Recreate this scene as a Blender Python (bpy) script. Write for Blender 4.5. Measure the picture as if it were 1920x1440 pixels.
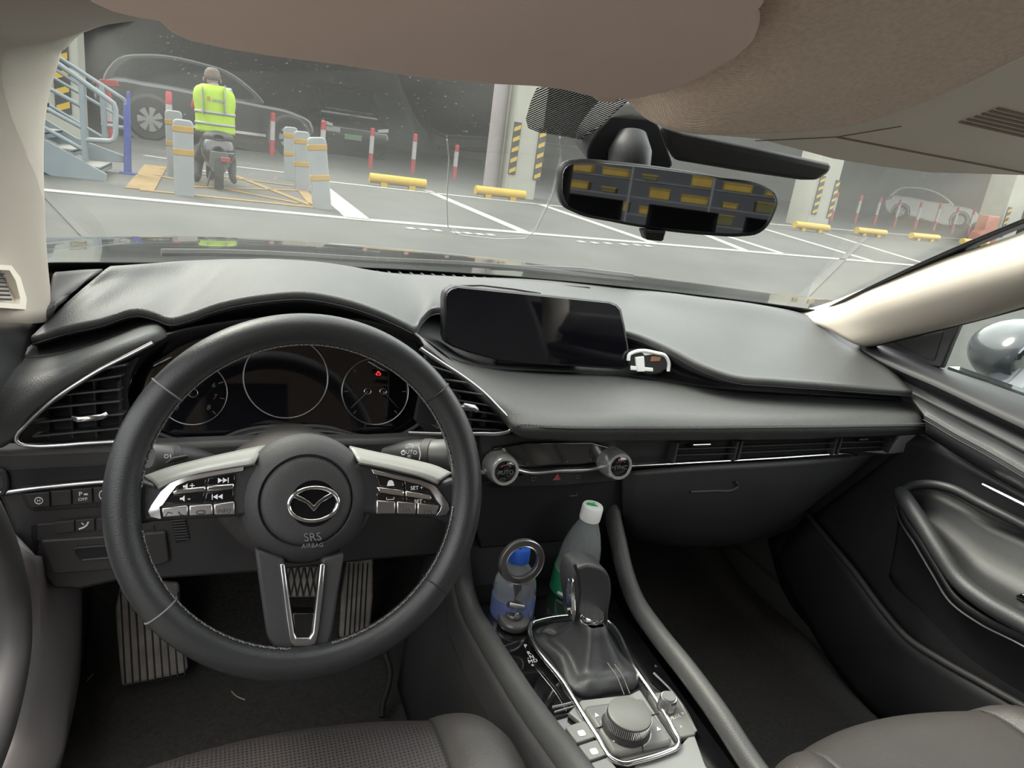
import bpy, bmesh, math, random
from mathutils import Vector, Matrix
random.seed(7)
for o in list(bpy.data.objects): bpy.data.objects.remove(o, do_unlink=True)
SC = bpy.context.scene; COL = SC.collection
V = Vector
# ------------------------------------------------------------------ camera
F_PX = 1330.0
CAM = V((-0.453, 0.0, 1.18))
AX = (V((0.92557532, -0.0070955, 0.37849699)), V((-0.35479234, 0.33245356, 0.87384039)), V((0.13203301, 0.94309293, -0.30519338)))
def cam2w(c): return V((AX[0].dot(c), AX[1].dot(c), AX[2].dot(c)))
cd = bpy.data.cameras.new('camera'); cam = bpy.data.objects.new('camera', cd); COL.objects.link(cam)
cd.sensor_width = 36.0; cd.lens = F_PX/1920*36; cd.clip_start = 0.01; cd.clip_end = 300
rr, uu, ff = cam2w(V((1,0,0))), cam2w(V((0,1,0))), cam2w(V((0,0,1)))
cam.matrix_world = Matrix(((rr.x,uu.x,-ff.x,CAM.x),(rr.y,uu.y,-ff.y,CAM.y),(rr.z,uu.z,-ff.z,CAM.z),(0,0,0,1)))
SC.camera = cam
# ------------------------------------------------------------------ world, sun, exposure
W = bpy.data.worlds.new('overcast_sky'); SC.world = W; W.use_nodes = True
nt = W.node_tree; nt.nodes.clear()
wo = nt.nodes.new('ShaderNodeOutputWorld'); bg = nt.nodes.new('ShaderNodeBackground')
tc = nt.nodes.new('ShaderNodeTexCoord'); ns = nt.nodes.new('ShaderNodeTexNoise'); rp = nt.nodes.new('ShaderNodeValToRGB')
ns.inputs['Scale'].default_value = 2.2; ns.inputs['Detail'].default_value = 5
rp.color_ramp.elements[0].position = .35; rp.color_ramp.elements[0].color = (.84,.88,.90,1)
rp.color_ramp.elements[1].position = .7; rp.color_ramp.elements[1].color = (1.0,.99,.95,1)
nt.links.new(tc.outputs['Generated'], ns.inputs['Vector']); nt.links.new(ns.outputs['Fac'], rp.inputs['Fac'])
nt.links.new(rp.outputs['Color'], bg.inputs['Color']); bg.inputs['Strength'].default_value = 2.3
nt.links.new(bg.outputs[0], wo.inputs[0])
sd = bpy.data.lights.new('sun', 'SUN'); sun = bpy.data.objects.new('sun', sd); COL.objects.link(sun)
sd.energy = 3.4; sd.angle = math.radians(32); sd.color = (1.0,.94,.82)
sun.rotation_euler = V((.42,-.46,-.78)).to_track_quat('-Z','Y').to_euler()
vs = SC.view_settings; vs.view_transform = 'Standard'; vs.look = 'None'; vs.exposure = 1.0; vs.gamma = 1.0; vs.use_curve_mapping = False

# ------------------------------------------------------------------ pixel measuring
def ray(px, py): return cam2w(V(((px-960)/F_PX, (720-py)/F_PX, 1.0)))
def py_(px, py, y): r = ray(px, py); return CAM + r*((y-CAM.y)/r.y)
def px_(px, py, x): r = ray(px, py); return CAM + r*((x-CAM.x)/r.x)
def pz_(px, py, z): r = ray(px, py); return CAM + r*((z-CAM.z)/r.z)
SLOPE = .025
def gnd(px, py):
    r = ray(px, py); n = V((0,-SLOPE,1)); return CAM + r*(-(CAM.dot(n))/r.dot(n))
def gz(x, y): return SLOPE*y
class Frame:
    def __init__(s, o, X, Y):
        s.o = V(o); s.X = V(X).normalized(); s.N = s.X.cross(V(Y)).normalized(); s.Y = s.N.cross(s.X).normalized()
    def uv(s, px, py, w=0.0):
        r = ray(px, py); t = ((s.o + s.N*w) - CAM).dot(s.N)/r.dot(s.N); p = CAM + r*t - s.o
        return (p.dot(s.X), p.dot(s.Y))
    def pt(s, u, v, w=0.0): return s.o + s.X*u + s.Y*v + s.N*w
    def hit(s, px, py, w=0.0): u, v = s.uv(px, py, w); return s.pt(u, v, w)

# ------------------------------------------------------------------ materials
MATS = {}
def mat(name, col, rough=.5, metal=0.0, spec=.5, bump=None, var=None, emis=None, trans=0.0, ior=1.45, coat=0.0, sheen=0.0, alpha=1.0):
    m = bpy.data.materials.new(name); m.use_nodes = True; t = m.node_tree; b = t.nodes['Principled BSDF']
    b.inputs['Base Color'].default_value = (*col, 1); b.inputs['Roughness'].default_value = rough; b.inputs['Metallic'].default_value = metal
    b.inputs['Specular IOR Level'].default_value = spec; b.inputs['IOR'].default_value = ior
    b.inputs['Transmission Weight'].default_value = trans; b.inputs['Coat Weight'].default_value = coat; b.inputs['Sheen Weight'].default_value = sheen
    b.inputs['Alpha'].default_value = alpha
    if emis: b.inputs['Emission Color'].default_value = (*emis[0], 1); b.inputs['Emission Strength'].default_value = emis[1]
    tcn = t.nodes.new('ShaderNodeTexCoord')
    if var:
        sc, amt = var[0], var[1]
        n = t.nodes.new('ShaderNodeTexNoise'); n.inputs['Scale'].default_value = sc; n.inputs['Detail'].default_value = 6
        r = t.nodes.new('ShaderNodeValToRGB'); r.color_ramp.elements[0].position = .3; r.color_ramp.elements[1].position = .7
        r.color_ramp.elements[0].color = (*[c*(1-amt) for c in col], 1); r.color_ramp.elements[1].color = (*[min(1,c*(1+amt)) for c in col], 1)
        t.links.new(tcn.outputs['Object'], n.inputs['Vector']); t.links.new(n.outputs['Fac'], r.inputs['Fac']); t.links.new(r.outputs['Color'], b.inputs['Base Color'])
    if bump:
        kind, sc, st = bump
        bn = t.nodes.new('ShaderNodeBump'); bn.inputs['Strength'].default_value = st; bn.inputs['Distance'].default_value = .001
        if kind == 'leather':
            n = t.nodes.new('ShaderNodeTexVoronoi'); n.inputs['Scale'].default_value = sc; out = n.outputs['Distance']
        elif kind == 'weave':
            n = t.nodes.new('ShaderNodeTexWave'); n.inputs['Scale'].default_value = sc; n.bands_direction = 'DIAGONAL'; n.inputs['Distortion'].default_value = 1.5; out = n.outputs['Fac']
        else:
            n = t.nodes.new('ShaderNodeTexNoise'); n.inputs['Scale'].default_value = sc; n.inputs['Detail'].default_value = 4; out = n.outputs['Fac']
        t.links.new(tcn.outputs['Object'], n.inputs['Vector']); t.links.new(out, bn.inputs['Height']); t.links.new(bn.outputs['Normal'], b.inputs['Normal'])
    MATS[name] = m; return m
LEA = mat('black_leather', (.034,.035,.037), .42, bump=('leather',900,.25), var=(9,.10))
PAD = mat('dash_soft_pad', (.060,.061,.060), .48, spec=.42, bump=('leather',700,.35), var=(6,.08))
PLA = mat('black_plastic', (.024,.024,.026), .46, bump=('noise',900,.2), var=(14,.12))
PLB = mat('charcoal_plastic', (.038,.036,.037), .55, bump=('noise',1100,.3), var=(12,.1))
DRK = mat('dark_recess_plastic', (.012,.012,.014), .6, var=(10,.15))
GLO = mat('piano_black', (.006,.006,.007), .06, coat=1.0, var=(60,.3))
CHR = mat('chrome', (.82,.82,.82), .12, metal=1.0, var=(20,.03))
SAT = mat('satin_chrome', (.50,.49,.50), .28, metal=1.0, var=(20,.05))
WHT = mat('white_print', (.75,.75,.75), .6, var=(30,.04))
GRP = mat('grey_print', (.16,.16,.17), .6, var=(30,.04))
RDP = mat('hazard_red_print', (.42,.10,.12), .5, var=(30,.05))
CRP = mat('carpet', (.030,.027,.025), .95, bump=('noise',1500,.8), var=(160,.45), sheen=.2)
BEI = mat('beige_fabric', (.76,.61,.50), .9, bump=('weave',420,.5), var=(240,.10), sheen=.15)
PIL = mat('pillar_beige', (.40,.355,.305), .6, bump=('noise',900,.15), var=(8,.04))
BEP = mat('beige_plastic', (.76,.69,.60), .55, bump=('noise',900,.15), var=(8,.04))
VIS = mat('visor_vinyl', (.76,.59,.52), .7, bump=('noise',700,.2), var=(6,.05))
SCR = mat('screen_glass', (.004,.004,.006), .04, coat=1.0, var=(40,.2))
MIR = mat('mirror_glass', (.17,.18,.20), .02, metal=1.0, var=(3,.02))
RUB = mat('rubber', (.02,.02,.02), .7, var=(30,.2))
STI = mat('grey_stitch', (.17,.16,.16), .8, var=(60,.2))

# ------------------------------------------------------------------ mesh helpers
WL = {}
def wl(o): return WL.get(o.name, V((0,0,0))) if o else V((0,0,0))
def tag(o, label=None, cat=None, group=None, kind=None):
    if label: o['label'] = label
    if cat: o['category'] = cat
    if group: o['group'] = group
    if kind: o['kind'] = kind
    return o
def thing(name, loc, label=None, cat=None, group=None, kind=None):
    o = bpy.data.objects.new(name, None); COL.objects.link(o); o.location = loc; o.empty_display_size = .05
    WL[o.name] = V(loc); return tag(o, label, cat, group, kind)
def fin(name, vs_, fs, m, parent=None, ang=40, mods=()):
    vs_ = [V(v) for v in vs_]
    lo = V([min(v[i] for v in vs_) for i in range(3)]); hi = V([max(v[i] for v in vs_) for i in range(3)]); c = (lo+hi)/2
    me = bpy.data.meshes.new(name); me.from_pydata([v-c for v in vs_], [], fs); me.validate()
    bm = bmesh.new(); bm.from_mesh(me); bmesh.ops.recalc_face_normals(bm, faces=bm.faces); bm.to_mesh(me); bm.free()
    me.materials.append(m)
    me.polygons.foreach_set('use_smooth', [True]*len(me.polygons)); me.set_sharp_from_angle(angle=math.radians(ang))
    o = bpy.data.objects.new(name, me); COL.objects.link(o); WL[o.name] = c
    if parent: o.parent = parent
    o.location = c - wl(parent)
    for mm in mods:
        if mm[0] == 'bevel':
            b = o.modifiers.new('bevel','BEVEL'); b.width = mm[1]; b.segments = mm[2] if len(mm) > 2 else 2; b.limit_method = 'ANGLE'; b.angle_limit = math.radians(35)
        elif mm[0] == 'solid':
            b = o.modifiers.new('solid','SOLIDIFY'); b.thickness = mm[1]; b.offset = mm[2] if len(mm) > 2 else 0
        elif mm[0] == 'sub':
            b = o.modifiers.new('sub','SUBSURF'); b.levels = mm[1]; b.render_levels = mm[1]
    return o
def cr(P, n, closed=False):
    P = [V(p) for p in P]; k = len(P)
    if k == 1: return [P[0].copy() for _ in range(n)]
    if closed: Q = [P[-1]] + P + [P[0], P[1]]; segs = k
    else: Q = [P[0]*2-P[1]] + P + [P[-1]*2-P[-2]]; segs = k-1
    L = [max((Q[i+2]-Q[i+1]).length,1e-6) for i in range(segs)]; T = sum(L); out = []
    m = n if closed else n-1
    for j in range(n):
        d = T*j/m; i = 0
        while i < segs-1 and d > L[i]: d -= L[i]; i += 1
        t = min(1, d/L[i]); a,b,c,e = Q[i],Q[i+1],Q[i+2],Q[i+3]
        # monotone-ish tangents scaled by chord
        la,lb,lc = max((b-a).length,1e-6), L[i], max((e-c).length,1e-6)
        m1 = ((b-a)/la*lb + (c-b)/lb*la)/(la+lb)*lb; m2 = ((c-b)/lb*lc + (e-c)/lc*lb)/(lb+lc)*lb
        t2, t3 = t*t, t*t*t
        out.append(b*(2*t3-3*t2+1) + m1*(t3-2*t2+t) + c*(-2*t3+3*t2) + m2*(t3-t2))
    return out
def crp(P, per):  # keeps control columns aligned: 'per' samples for each span
    P = [V(p) for p in P]; k = len(P); Q = [P[0]*2-P[1]] + P + [P[-1]*2-P[-2]]; out = []
    for i in range(k-1):
        a,b,c,e = Q[i],Q[i+1],Q[i+2],Q[i+3]; la,lb,lc = max((b-a).length,1e-6),max((c-b).length,1e-6),max((e-c).length,1e-6)
        m1 = ((b-a)/la*lb + (c-b)/lb*la)/(la+lb)*lb; m2 = ((c-b)/lb*lc + (e-c)/lc*lb)/(lb+lc)*lb
        for j in range(per):
            t = j/per; t2,t3 = t*t,t*t*t
            out.append(b*(2*t3-3*t2+1) + m1*(t3-2*t2+t) + c*(-2*t3+3*t2) + m2*(t3-t2))
    out.append(P[-1]); return out
def loft(name, rows, m, parent=None, pu=6, pv=5, thick=.003, off=0, ang=50):
    R = [crp(r, pu) if pu > 1 else [V(p) for p in r] for r in rows]; n = len(R[0])
    cols = [crp([R[i][j] for i in range(len(R))], pv) if pv > 1 else [R[i][j] for i in range(len(R))] for j in range(n)]
    k = len(cols[0]); vs_ = [p for c in cols for p in c]
    fs = [(j*k+i, (j+1)*k+i, (j+1)*k+i+1, j*k+i+1) for j in range(n-1) for i in range(k-1)]
    return fin(name, vs_, fs, m, parent, ang, [('solid',thick,off)] if thick else [])
def tube_geo(pts, rad, seg=8, closed=False, cap=True, flat=1.0, upv=None):
    pts = [V(p) for p in pts]; n = len(pts); vs_, fs = [], []
    rads = rad if isinstance(rad,(list,tuple)) else [rad]*n
    prev = None
    for i in range(n):
        if closed: d = pts[(i+1)%n]-pts[i-1]
        else: d = pts[min(i+1,n-1)]-pts[max(i-1,0)]
        if d.length < 1e-9: d = V((0,0,1))
        d.normalize()
        if upv is not None: a = d.cross(V(upv))
        elif prev is None: a = d.cross(V((0,0,1)) if abs(d.z) < .9 else V((1,0,0)))
        else: a = prev - d*prev.dot(d)
        a.normalize(); prev = a.copy(); b = d.cross(a)
        for k in range(seg):
            t = 2*math.pi*k/seg; vs_.append(pts[i] + a*(math.cos(t)*rads[i]) + b*(math.sin(t)*rads[i]*flat))
    m = n if closed else n-1
    for i in range(m):
        for k in range(seg):
            a0 = i*seg+k; a1 = i*seg+(k+1)%seg; b0 = ((i+1)%n)*seg+k; b1 = ((i+1)%n)*seg+(k+1)%seg
            fs.append((a0,a1,b1,b0))
    if cap and not closed: fs.append(tuple(range(seg))); fs.append(tuple((n-1)*seg+k for k in range(seg)))
    return vs_, fs
def tube(name, pts, rad, m, parent=None, seg=8, closed=False, smooth=0, flat=1.0, upv=None):
    if smooth: pts = cr(pts, smooth, closed)
    v, f = tube_geo(pts, rad, seg, closed, True, flat, upv); return fin(name, v, f, m, parent, 50)
def prism_geo(fr, uvs, w0, w1, scale_top=1.0):
    n = len(uvs); cu = sum(p[0] for p in uvs)/n; cv = sum(p[1] for p in uvs)/n
    vs_ = [fr.pt(u,v,w0) for u,v in uvs] + [fr.pt(cu+(u-cu)*scale_top, cv+(v-cv)*scale_top, w1) for u,v in uvs]
    fs = [tuple(range(n)), tuple(range(n,2*n))] + [(i,(i+1)%n,n+(i+1)%n,n+i) for i in range(n)]
    return vs_, fs
def smooth2(uvs, n): return [(p.x,p.y) for p in cr([V((a,b,0)) for a,b in uvs], n, True)]
def prism(name, fr, uvs, w0, w1, m, parent=None, bevel=0, n=0, seg=2, st=1.0):
    if n: uvs = smooth2(uvs, n)
    v, f = prism_geo(fr, uvs, w0, w1, st); return fin(name, v, f, m, parent, 35, [('bevel',bevel,seg)] if bevel else [])
def pprism(name, fr, pix, w0, w1, m, parent=None, bevel=0, n=0, wm=None, seg=2, st=1.0):
    return prism(name, fr, [fr.uv(a,b, w1 if wm is None else wm) for a,b in pix], w0, w1, m, parent, bevel, n, seg, st)
def ring_geo(fr, outer, inner, w0, w1):
    n = len(outer); vs_ = [fr.pt(u,v,w) for w in (w0,w1) for L in (outer,inner) for u,v in L]; fs = []
    for i in range(n):
        j = (i+1)%n
        fs += [(i,j,n+j,n+i), (2*n+i,2*n+j,3*n+j,3*n+i), (i,j,2*n+j,2*n+i), (n+i,n+j,3*n+j,3*n+i)]
    return vs_, fs
def ring(name, fr, outer, inner, w0, w1, m, parent=None, bevel=0):
    v, f = ring_geo(fr, outer, inner, w0, w1); return fin(name, v, f, m, parent, 35, [('bevel',bevel,2)] if bevel else [])
def circ(cu, cv, r, n=48, ry=None, rot=0.0):
    ry = r if ry is None else ry; c, s = math.cos(rot), math.sin(rot); out = []
    for i in range(n):
        t = 2*math.pi*i/n; a, b = r*math.cos(t), ry*math.sin(t); out.append((cu+a*c-b*s, cv+a*s+b*c))
    return out
def rrect(cu, cv, w, h, r, n=5):
    out = []
    for sx, sy, a0 in ((1,1,0),(-1,1,90),(-1,-1,180),(1,-1,270)):
        for i in range(n+1):
            t = math.radians(a0+90*i/n); out.append((cu+sx*(w/2-r)+r*math.cos(t), cv+sy*(h/2-r)+r*math.sin(t)))
    return out
def lathe_geo(prof, o, axis, seg=32, xdir=None):
    o = V(o); a = V(axis).normalized(); x = V(xdir) if xdir else (a.cross(V((0,0,1))) if abs(a.z) < .9 else a.cross(V((0,1,0))))
    x = (x - a*x.dot(a)).normalized(); y = a.cross(x); vs_, fs = [], []; k = len(prof)
    for j in range(seg):
        t = 2*math.pi*j/seg; d = x*math.cos(t)+y*math.sin(t)
        for r, h in prof: vs_.append(o + d*r + a*h)
    for j in range(seg):
        for i in range(k-1):
            fs.append((j*k+i, ((j+1)%seg)*k+i, ((j+1)%seg)*k+i+1, j*k+i+1))
    if prof[0][0] > 1e-6: fs.append(tuple(j*k for j in range(seg)))
    if prof[-1][0] > 1e-6: fs.append(tuple(j*k+k-1 for j in range(seg)))
    return vs_, fs
def lathe(name, prof, o, axis, m, parent=None, seg=32, ang=35, closed=True):
    v, f = lathe_geo([(max(r,1e-5),h) for r,h in prof], o, axis, seg); return fin(name, v, f, m, parent, ang)
def box_geo(c, s, X=(1,0,0), Y=(0,1,0)):
    fr = Frame(c, X, Y); a,b,d = s[0]/2, s[1]/2, s[2]/2
    return prism_geo(fr, [(-a,-b),(a,-b),(a,b),(-a,b)], -d, d)
def box(name, c, s, m, parent=None, bevel=0, X=(1,0,0), Y=(0,1,0)):
    v, f = box_geo(c, s, X, Y); return fin(name, v, f, m, parent, 35, [('bevel',bevel,2)] if bevel else [])
def join(name, geos, m, parent=None, mods=(), ang=40):
    v, f = [], []
    for gv, gf in geos:
        k = len(v); v += list(gv); f += [tuple(i+k for i in q) for q in gf]
    return fin(name, v, f, m, parent, ang, mods)
def text_geo(s, size, ext=.0002):
    cu = bpy.data.curves.new('t','FONT'); cu.body = s; cu.size = size; cu.extrude = ext; cu.align_x = 'CENTER'; cu.align_y = 'CENTER'; cu.resolution_u = 3
    o = bpy.data.objects.new('t', cu); COL.objects.link(o); bpy.context.view_layer.update()
    dg = bpy.context.evaluated_depsgraph_get(); me = bpy.data.meshes.new_from_object(o.evaluated_get(dg))
    v = [x.co.copy() for x in me.vertices]; f = [tuple(p.vertices) for p in me.polygons]
    bpy.data.objects.remove(o); bpy.data.curves.remove(cu); bpy.data.meshes.remove(me); return v, f
def text(name, s, fr, u, v_, size, w, m, parent=None, rot=0.0, sx=1.0, shear=0.0):
    v, f = text_geo(s, size); c, sn = math.cos(rot), math.sin(rot)
    vs_ = []
    for p in v:
        a = (p.x+shear*p.y)*sx; b = p.y; vs_.append(fr.pt(u+a*c-b*sn, v_+a*sn+b*c, w+p.z))
    return fin(name, vs_, f, m, parent, 30)
def copy_tree(o, parent=None, loc=None, label=None):
    c = o.copy(); COL.objects.link(c); c.parent = parent
    if loc is not None: c.location = loc
    if label: c['label'] = label
    for ch in o.children: copy_tree(ch, c)
    return c
# ================================================================== OUTSIDE: ground, markings, garage
ASP = mat('asphalt', (.036,.0372,.0345), .9, bump=('noise',60,.4), var=(1.3,.16))
GRN = mat('concrete_bounce_apron', (.16,.157,.142), .9, var=(.9,.12))
LIN = mat('white_road_paint', (0.1989,0.1989,0.1887), .7, var=(18,.12))
YEL = mat('yellow_road_paint', (0.1224,0.0714,0.0085), .7, var=(14,.25))
YSO = mat('yellow_plastic', (0.3060,0.1972,0.0068), .45, var=(12,.06))
CRM = mat('cream_painted_concrete', (0.2244,0.2244,0.1904), .8, var=(2.5,.07))
GDK = mat('garage_wall_dark', (0.0480,0.0504,0.0504), .9, var=(.5,.25))
BLU = mat('pale_blue_steel_paint', (0.1275,0.1530,0.1683), .5, var=(6,.07))
TRE = mat('tread_plate', (0.1190,0.1238,0.1142), .7, var=(20,.15))
ROY = mat('royal_blue_paint', (0.0136,0.0340,0.1972), .5, var=(10,.1))
BOL = mat('white_bollard_plastic', (0.1581,0.1683,0.1709), .55, var=(7,.06))
TAP = mat('orange_tape', (0.2312,0.1360,0.0163), .5, var=(10,.1))
RDW = mat('post_red', (0.2108,0.0170,0.0204), .5, var=(8,.1))
WHW = mat('post_white', (0.2176,0.2122,0.2067), .5, var=(8,.05))
HZB = mat('hazard_black', (0.0170,0.0170,0.0170), .6, var=(9,.2))
HZY = mat('hazard_yellow', (0.2992,0.2040,0.0170), .5, var=(9,.06))
PNK = mat('pink_grey_pipe', (0.1700,0.1496,0.1530), .6, var=(6,.06))
ground = fin('ground', [(-70,-40,-1.0),(110,-40,-1.0),(110,90,2.25),(-70,90,2.25)], [(0,1,2,3)], ASP); tag(ground, 'grey asphalt car park ground outside the windscreen', kind='structure')
apron = fin('concrete_bounce_apron', [(-60,-35,gz(0,-35)+.004),(60,-35,gz(0,-35)+.004),(60,2.1,gz(0,2.1)+.004),(-60,2.1,gz(0,2.1)+.004)], [(0,1,2,3)], GRN, ground)  # pale concrete added around the car to bounce light onto roof and visors
def gstrip(name, a, b, w, m, lift=.012, wb=None):
    a, b = gnd(*a), gnd(*b); d = (b-a); d.z = 0; s = V((-d.y,d.x,0)).normalized(); wb = w if wb is None else wb
    P = [a-s*w/2, a+s*w/2, b+s*wb/2, b-s*wb/2]; v = []
    for p in P: v.append(V((p.x,p.y,gz(p.x,p.y)+lift)))
    v2 = [p-V((0,0,.01)) for p in v]
    return fin(name, v+v2, [(0,1,2,3),(4,5,6,7),(0,1,5,4),(1,2,6,5),(2,3,7,6),(3,0,4,7)], m, ground)
for a, b, w in (((20,352),(660,411),.16),((660,411),(1010,440),.17),((1010,440),(1290,463),.16),((1290,463),(1770,503),.16),
    ((600,340),(860,368),.14),((860,368),(1130,396),.14),((1130,396),(1540,428),.14),((1540,428),(1900,456),.14),
    ((600,352),(672,412),.30),((800,358),(985,437),.17),((1010,383),(1230,458),.17),((1240,408),(1400,472),.17),((1367,445),(1475,479),.16),((1433,430),(1640,492),.16),((1540,436),(1750,500),.15),
    ((270,292),(330,301),.12),((430,312),(540,325),.12),((330,318),(440,326),.10)):
    gstrip('painted_line', a, b, w, LIN)
for a, b, w in (((262,356),(292,312),.30),((262,357),(590,390),.10),((292,330),(560,382),.10),((330,350),(560,358),.09),((440,330),(590,388),.10),((560,350),(592,388),.14),((300,318),(570,352),.08)):
    gstrip('yellow_painted_line', a, b, w, YEL)
for k, (x0, y0) in enumerate(((765,428),(790,430),(815,432),(850,436),(872,437),(895,439),(915,440),(1085,453),(1110,455),(1135,456),(1165,458),(1190,459),(1210,461))):
    gstrip('worn_painted_mark', (x0,y0), (x0+10,y0+3), .10, LIN)
# near concrete apron seam
gstrip('pavement_seam', (80,362), (190,475), .06, DRK)
gstrip('pavement_seam', (1470,590), (1630,440), .10, GDK)

wb = fin('wall_back', *box_geo((8,31,3), (90,.4,9)), GDK); tag(wb, 'dark back wall of the garage', kind='structure')
wl_ = fin('wall_left', *box_geo((-14,24,3), (.4,14,9)), GDK); tag(wl_, 'dark left wall of the garage', kind='structure')
ce = fin('ceiling_garage', *box_geo((8,24.5,4.6), (90,13.4,.5)), CRM); ce.name = 'ceiling'; tag(ce, 'concrete slab over the garage bays', kind='structure')
# -------------------------------------------------- concrete columns with hazard panels
def column(base_px, top_z, wid, dep, label, panels, X=(1,0,0)):
    b = gnd(*base_px); X = V(X).normalized(); Y = V((-X.y,X.x,0))
    t = thing('concrete_column', b, label, 'column', 'garage columns')
    box('shaft', b + V((0,0,top_z/2)) + Y*dep/2, (wid,dep,top_z+.2), CRM, t, .02, X, Y)
    for u, w, z0, z1 in panels:
        fr = Frame(b + X*u + V((0,0,0)), X, (0,0,1))
        pn = prism('hazard_panel', fr, [(-w/2,z0),(w/2,z0),(w/2,z1),(-w/2,z1)], 0.0, .03, HZB, t, .005)
        n = 5; h = (z1-z0)/n
        for k in range(n):
            zz = z0 + h*k
            prism('stripe', fr, [(-w*.42,zz+h*.08),(w*.42,zz+h*.40),(w*.42,zz+h*.80),(-w*.42,zz+h*.46)], .03, .038, HZY, pn)
    return t
c1 = column((975,372), 4.6, .62, .7, 'cream concrete column with two hazard panels behind the yellow kerb stops', [(-.26,.16,.45,1.45),(.30,.16,.40,1.40)])
pp = gnd(918,362); tube('drain_pipe', [pp, pp+V((0,0,4.4))], .16, PNK, None, 14); tag(bpy.data.objects['drain_pipe'], 'pinkish grey round pipe left of the cream column', 'pipe')
column((1530,428), 4.6, .75, .8, 'cream concrete column with hazard panel right of the mirror', [(-.22,.17,.35,1.35),(.32,.14,.3,1.3)])
column((1880,462), 4.6, .9, .9, 'cream concrete column at the far right edge of the windscreen', [(-.3,.18,.3,1.3)])
column((108,262), 4.6, .75, .7, 'cream concrete column behind the blue staircase', [(.12,.24,.45,1.75)])
# -------------------------------------------------- red and white posts
def rw_post(px, py, top, label, first=[None]):
    b = gnd(px, py); d = (b-CAM).length; h = max(.6, (py-top)*d/F_PX*1.02)
    t = thing('warning_post', b, label, 'post', 'red and white posts'); r = .055
    lathe('base_sleeve', [(r,-.03),(r,h*.36)], b, (0,0,1), RDW, t, 14)
    lathe('white_sleeve', [(r*.97,h*.36),(r*.97,h*.80)], b, (0,0,1), WHW, t, 14)
    lathe('cap_sleeve', [(r,h*.80),(r,h*.97),(r*.6,h)], b, (0,0,1), RDW, t, 14)
for px, py, tp, lb in ((207,262,188,'red and white post behind the blue stair rail'),(318,292,196,'red and white post behind the pair of white bollards left of the scooter'),(510,291,224,'red and white post between scooter and trio of white bollards'),
    (603,312,238,'red and white post hidden behind the rightmost white bollard'),(694,314,249,'red and white post in front of dark van'),(773,325,259,'red and white post second right of the dark van'),(851,335,278,'red and white post just left of the pink pipe'),
    (1557,414,368,'red and white post beside the column right of the mirror, first of the right row'),(1602,418,374,'red and white post, second of the right row'),(1638,421,378,'red and white post at tail of the white hatchback, third of the right row'),(1675,425,383,'red and white post at rear wheel of white hatchback'),
    (1714,430,388,'red and white post before the middle of the white hatchback'),(1749,433,391,'red and white post before the front of the white hatchback'),(1783,437,398,'red and white post right of the white hatchback, seventh of the row'),(1813,440,403,'red and white post nearest the orange barrier, last of the row')):
    rw_post(px, py, tp, lb)
# -------------------------------------------------- white bollards with orange tape
def bollard(px, py, tpx, tpy, label, tapes=(.82,.50), r=.105):
    b = gnd(px, py); d = (b-CAM).length; h = (py-tpy)*d/F_PX*1.03; top = b + V((0,0,h))
    rt = ray(tpx,tpy); q = CAM + rt*((b.y-CAM.y)/rt.y); ax = (q-b).normalized(); h = (q-b).length
    t = thing('flat_bollard', b, label, 'bollard', 'white bollards round the hatched box')
    s = ax.cross(V((0,1,0))).normalized()*-1; fr = Frame(b, s if s.x > 0 else -s, ax)
    prism('post', fr, rrect(0,h/2-.02,r*2,h+.04,.05), -.05, .05, BOL, t, .015)
    for k in tapes: prism('tape_band', fr, [(-r*1.03,h*k-.035),(r*1.03,h*k-.035),(r*1.03,h*k+.035),(-r*1.03,h*k+.035)], -.056, .056, TAP, t, .008)
bollard(330,330,325,207,'white bollard with orange tape, hindmost of the pair left of scooter')
bollard(346,366,343,224,'white bollard with orange tape, frontmost of the pair left of scooter',(.875,.575))
bollard(546,338,545,238,'white bollard with orange tape, leftmost of the trio right of scooter',(.84,.50))
bollard(566,357,566,246,'white bollard with orange tape, middle of the trio right of scooter',(.83,.45))
bollard(604,391,593,257,'white leaning bollard with orange tape, rightmost and nearest of the trio',(.86,.44),.11)
# -------------------------------------------------- yellow wheel stops
def stop(p0, p1, label):
    a, b = gnd(*p0), gnd(*p1); b = a + (b-a).normalized()*min((b-a).length, 3.4)
    d = (b-a).normalized(); n = V((-d.y,d.x,0)).normalized(); r = .085
    t = thing('wheel_stop', (a+b)/2, label, 'wheel stop', 'yellow wheel stops')
    tube('bar', [a+V((0,0,.13)), b+V((0,0,.13))], r, YSO, t, 12)
    for k in (.25,.75):
        c = a+(b-a)*k; box('foot', c+V((0,0,.03)), (.12,.12,.12), YSO, t, .01)
for p0, p1, lb in (((692,347),(797,359),'yellow wheel stop furthest left, in front of the dark van'),((890,369),(982,379),'yellow wheel stop at the foot of the cream column'),((1488,431),(1550,438),'yellow wheel stop at the foot of the column right of the mirror'),
    ((1604,441),(1657,446),'yellow wheel stop second from the column right of the mirror'),((1706,450),(1756,454),'yellow wheel stop below the white hatchback'),((1801,460),(1848,464),'yellow wheel stop beside the orange barrier')):
    stop(p0, p1, lb)
# orange barrier
b = gnd(1838,458); t = thing('water_barrier', b, 'faded orange plastic barrier near the right windscreen edge', 'barrier')
ORG = mat('orange_plastic', (0.2380,0.0748,0.0408), .6, var=(5,.1))
fr = Frame(b, (1,0,0), (0,0,1)); prism('body', fr, [(-.45,-.02),(.45,-.02),(.40,.35),(.28,.45),(.26,.95),(-.26,.95),(-.28,.45),(-.40,.35)], -.2, .2, ORG, t, .03)
box('foot', b+V((0,0,.03)), (1.0,.5,.1), ORG, t, .02)
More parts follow.
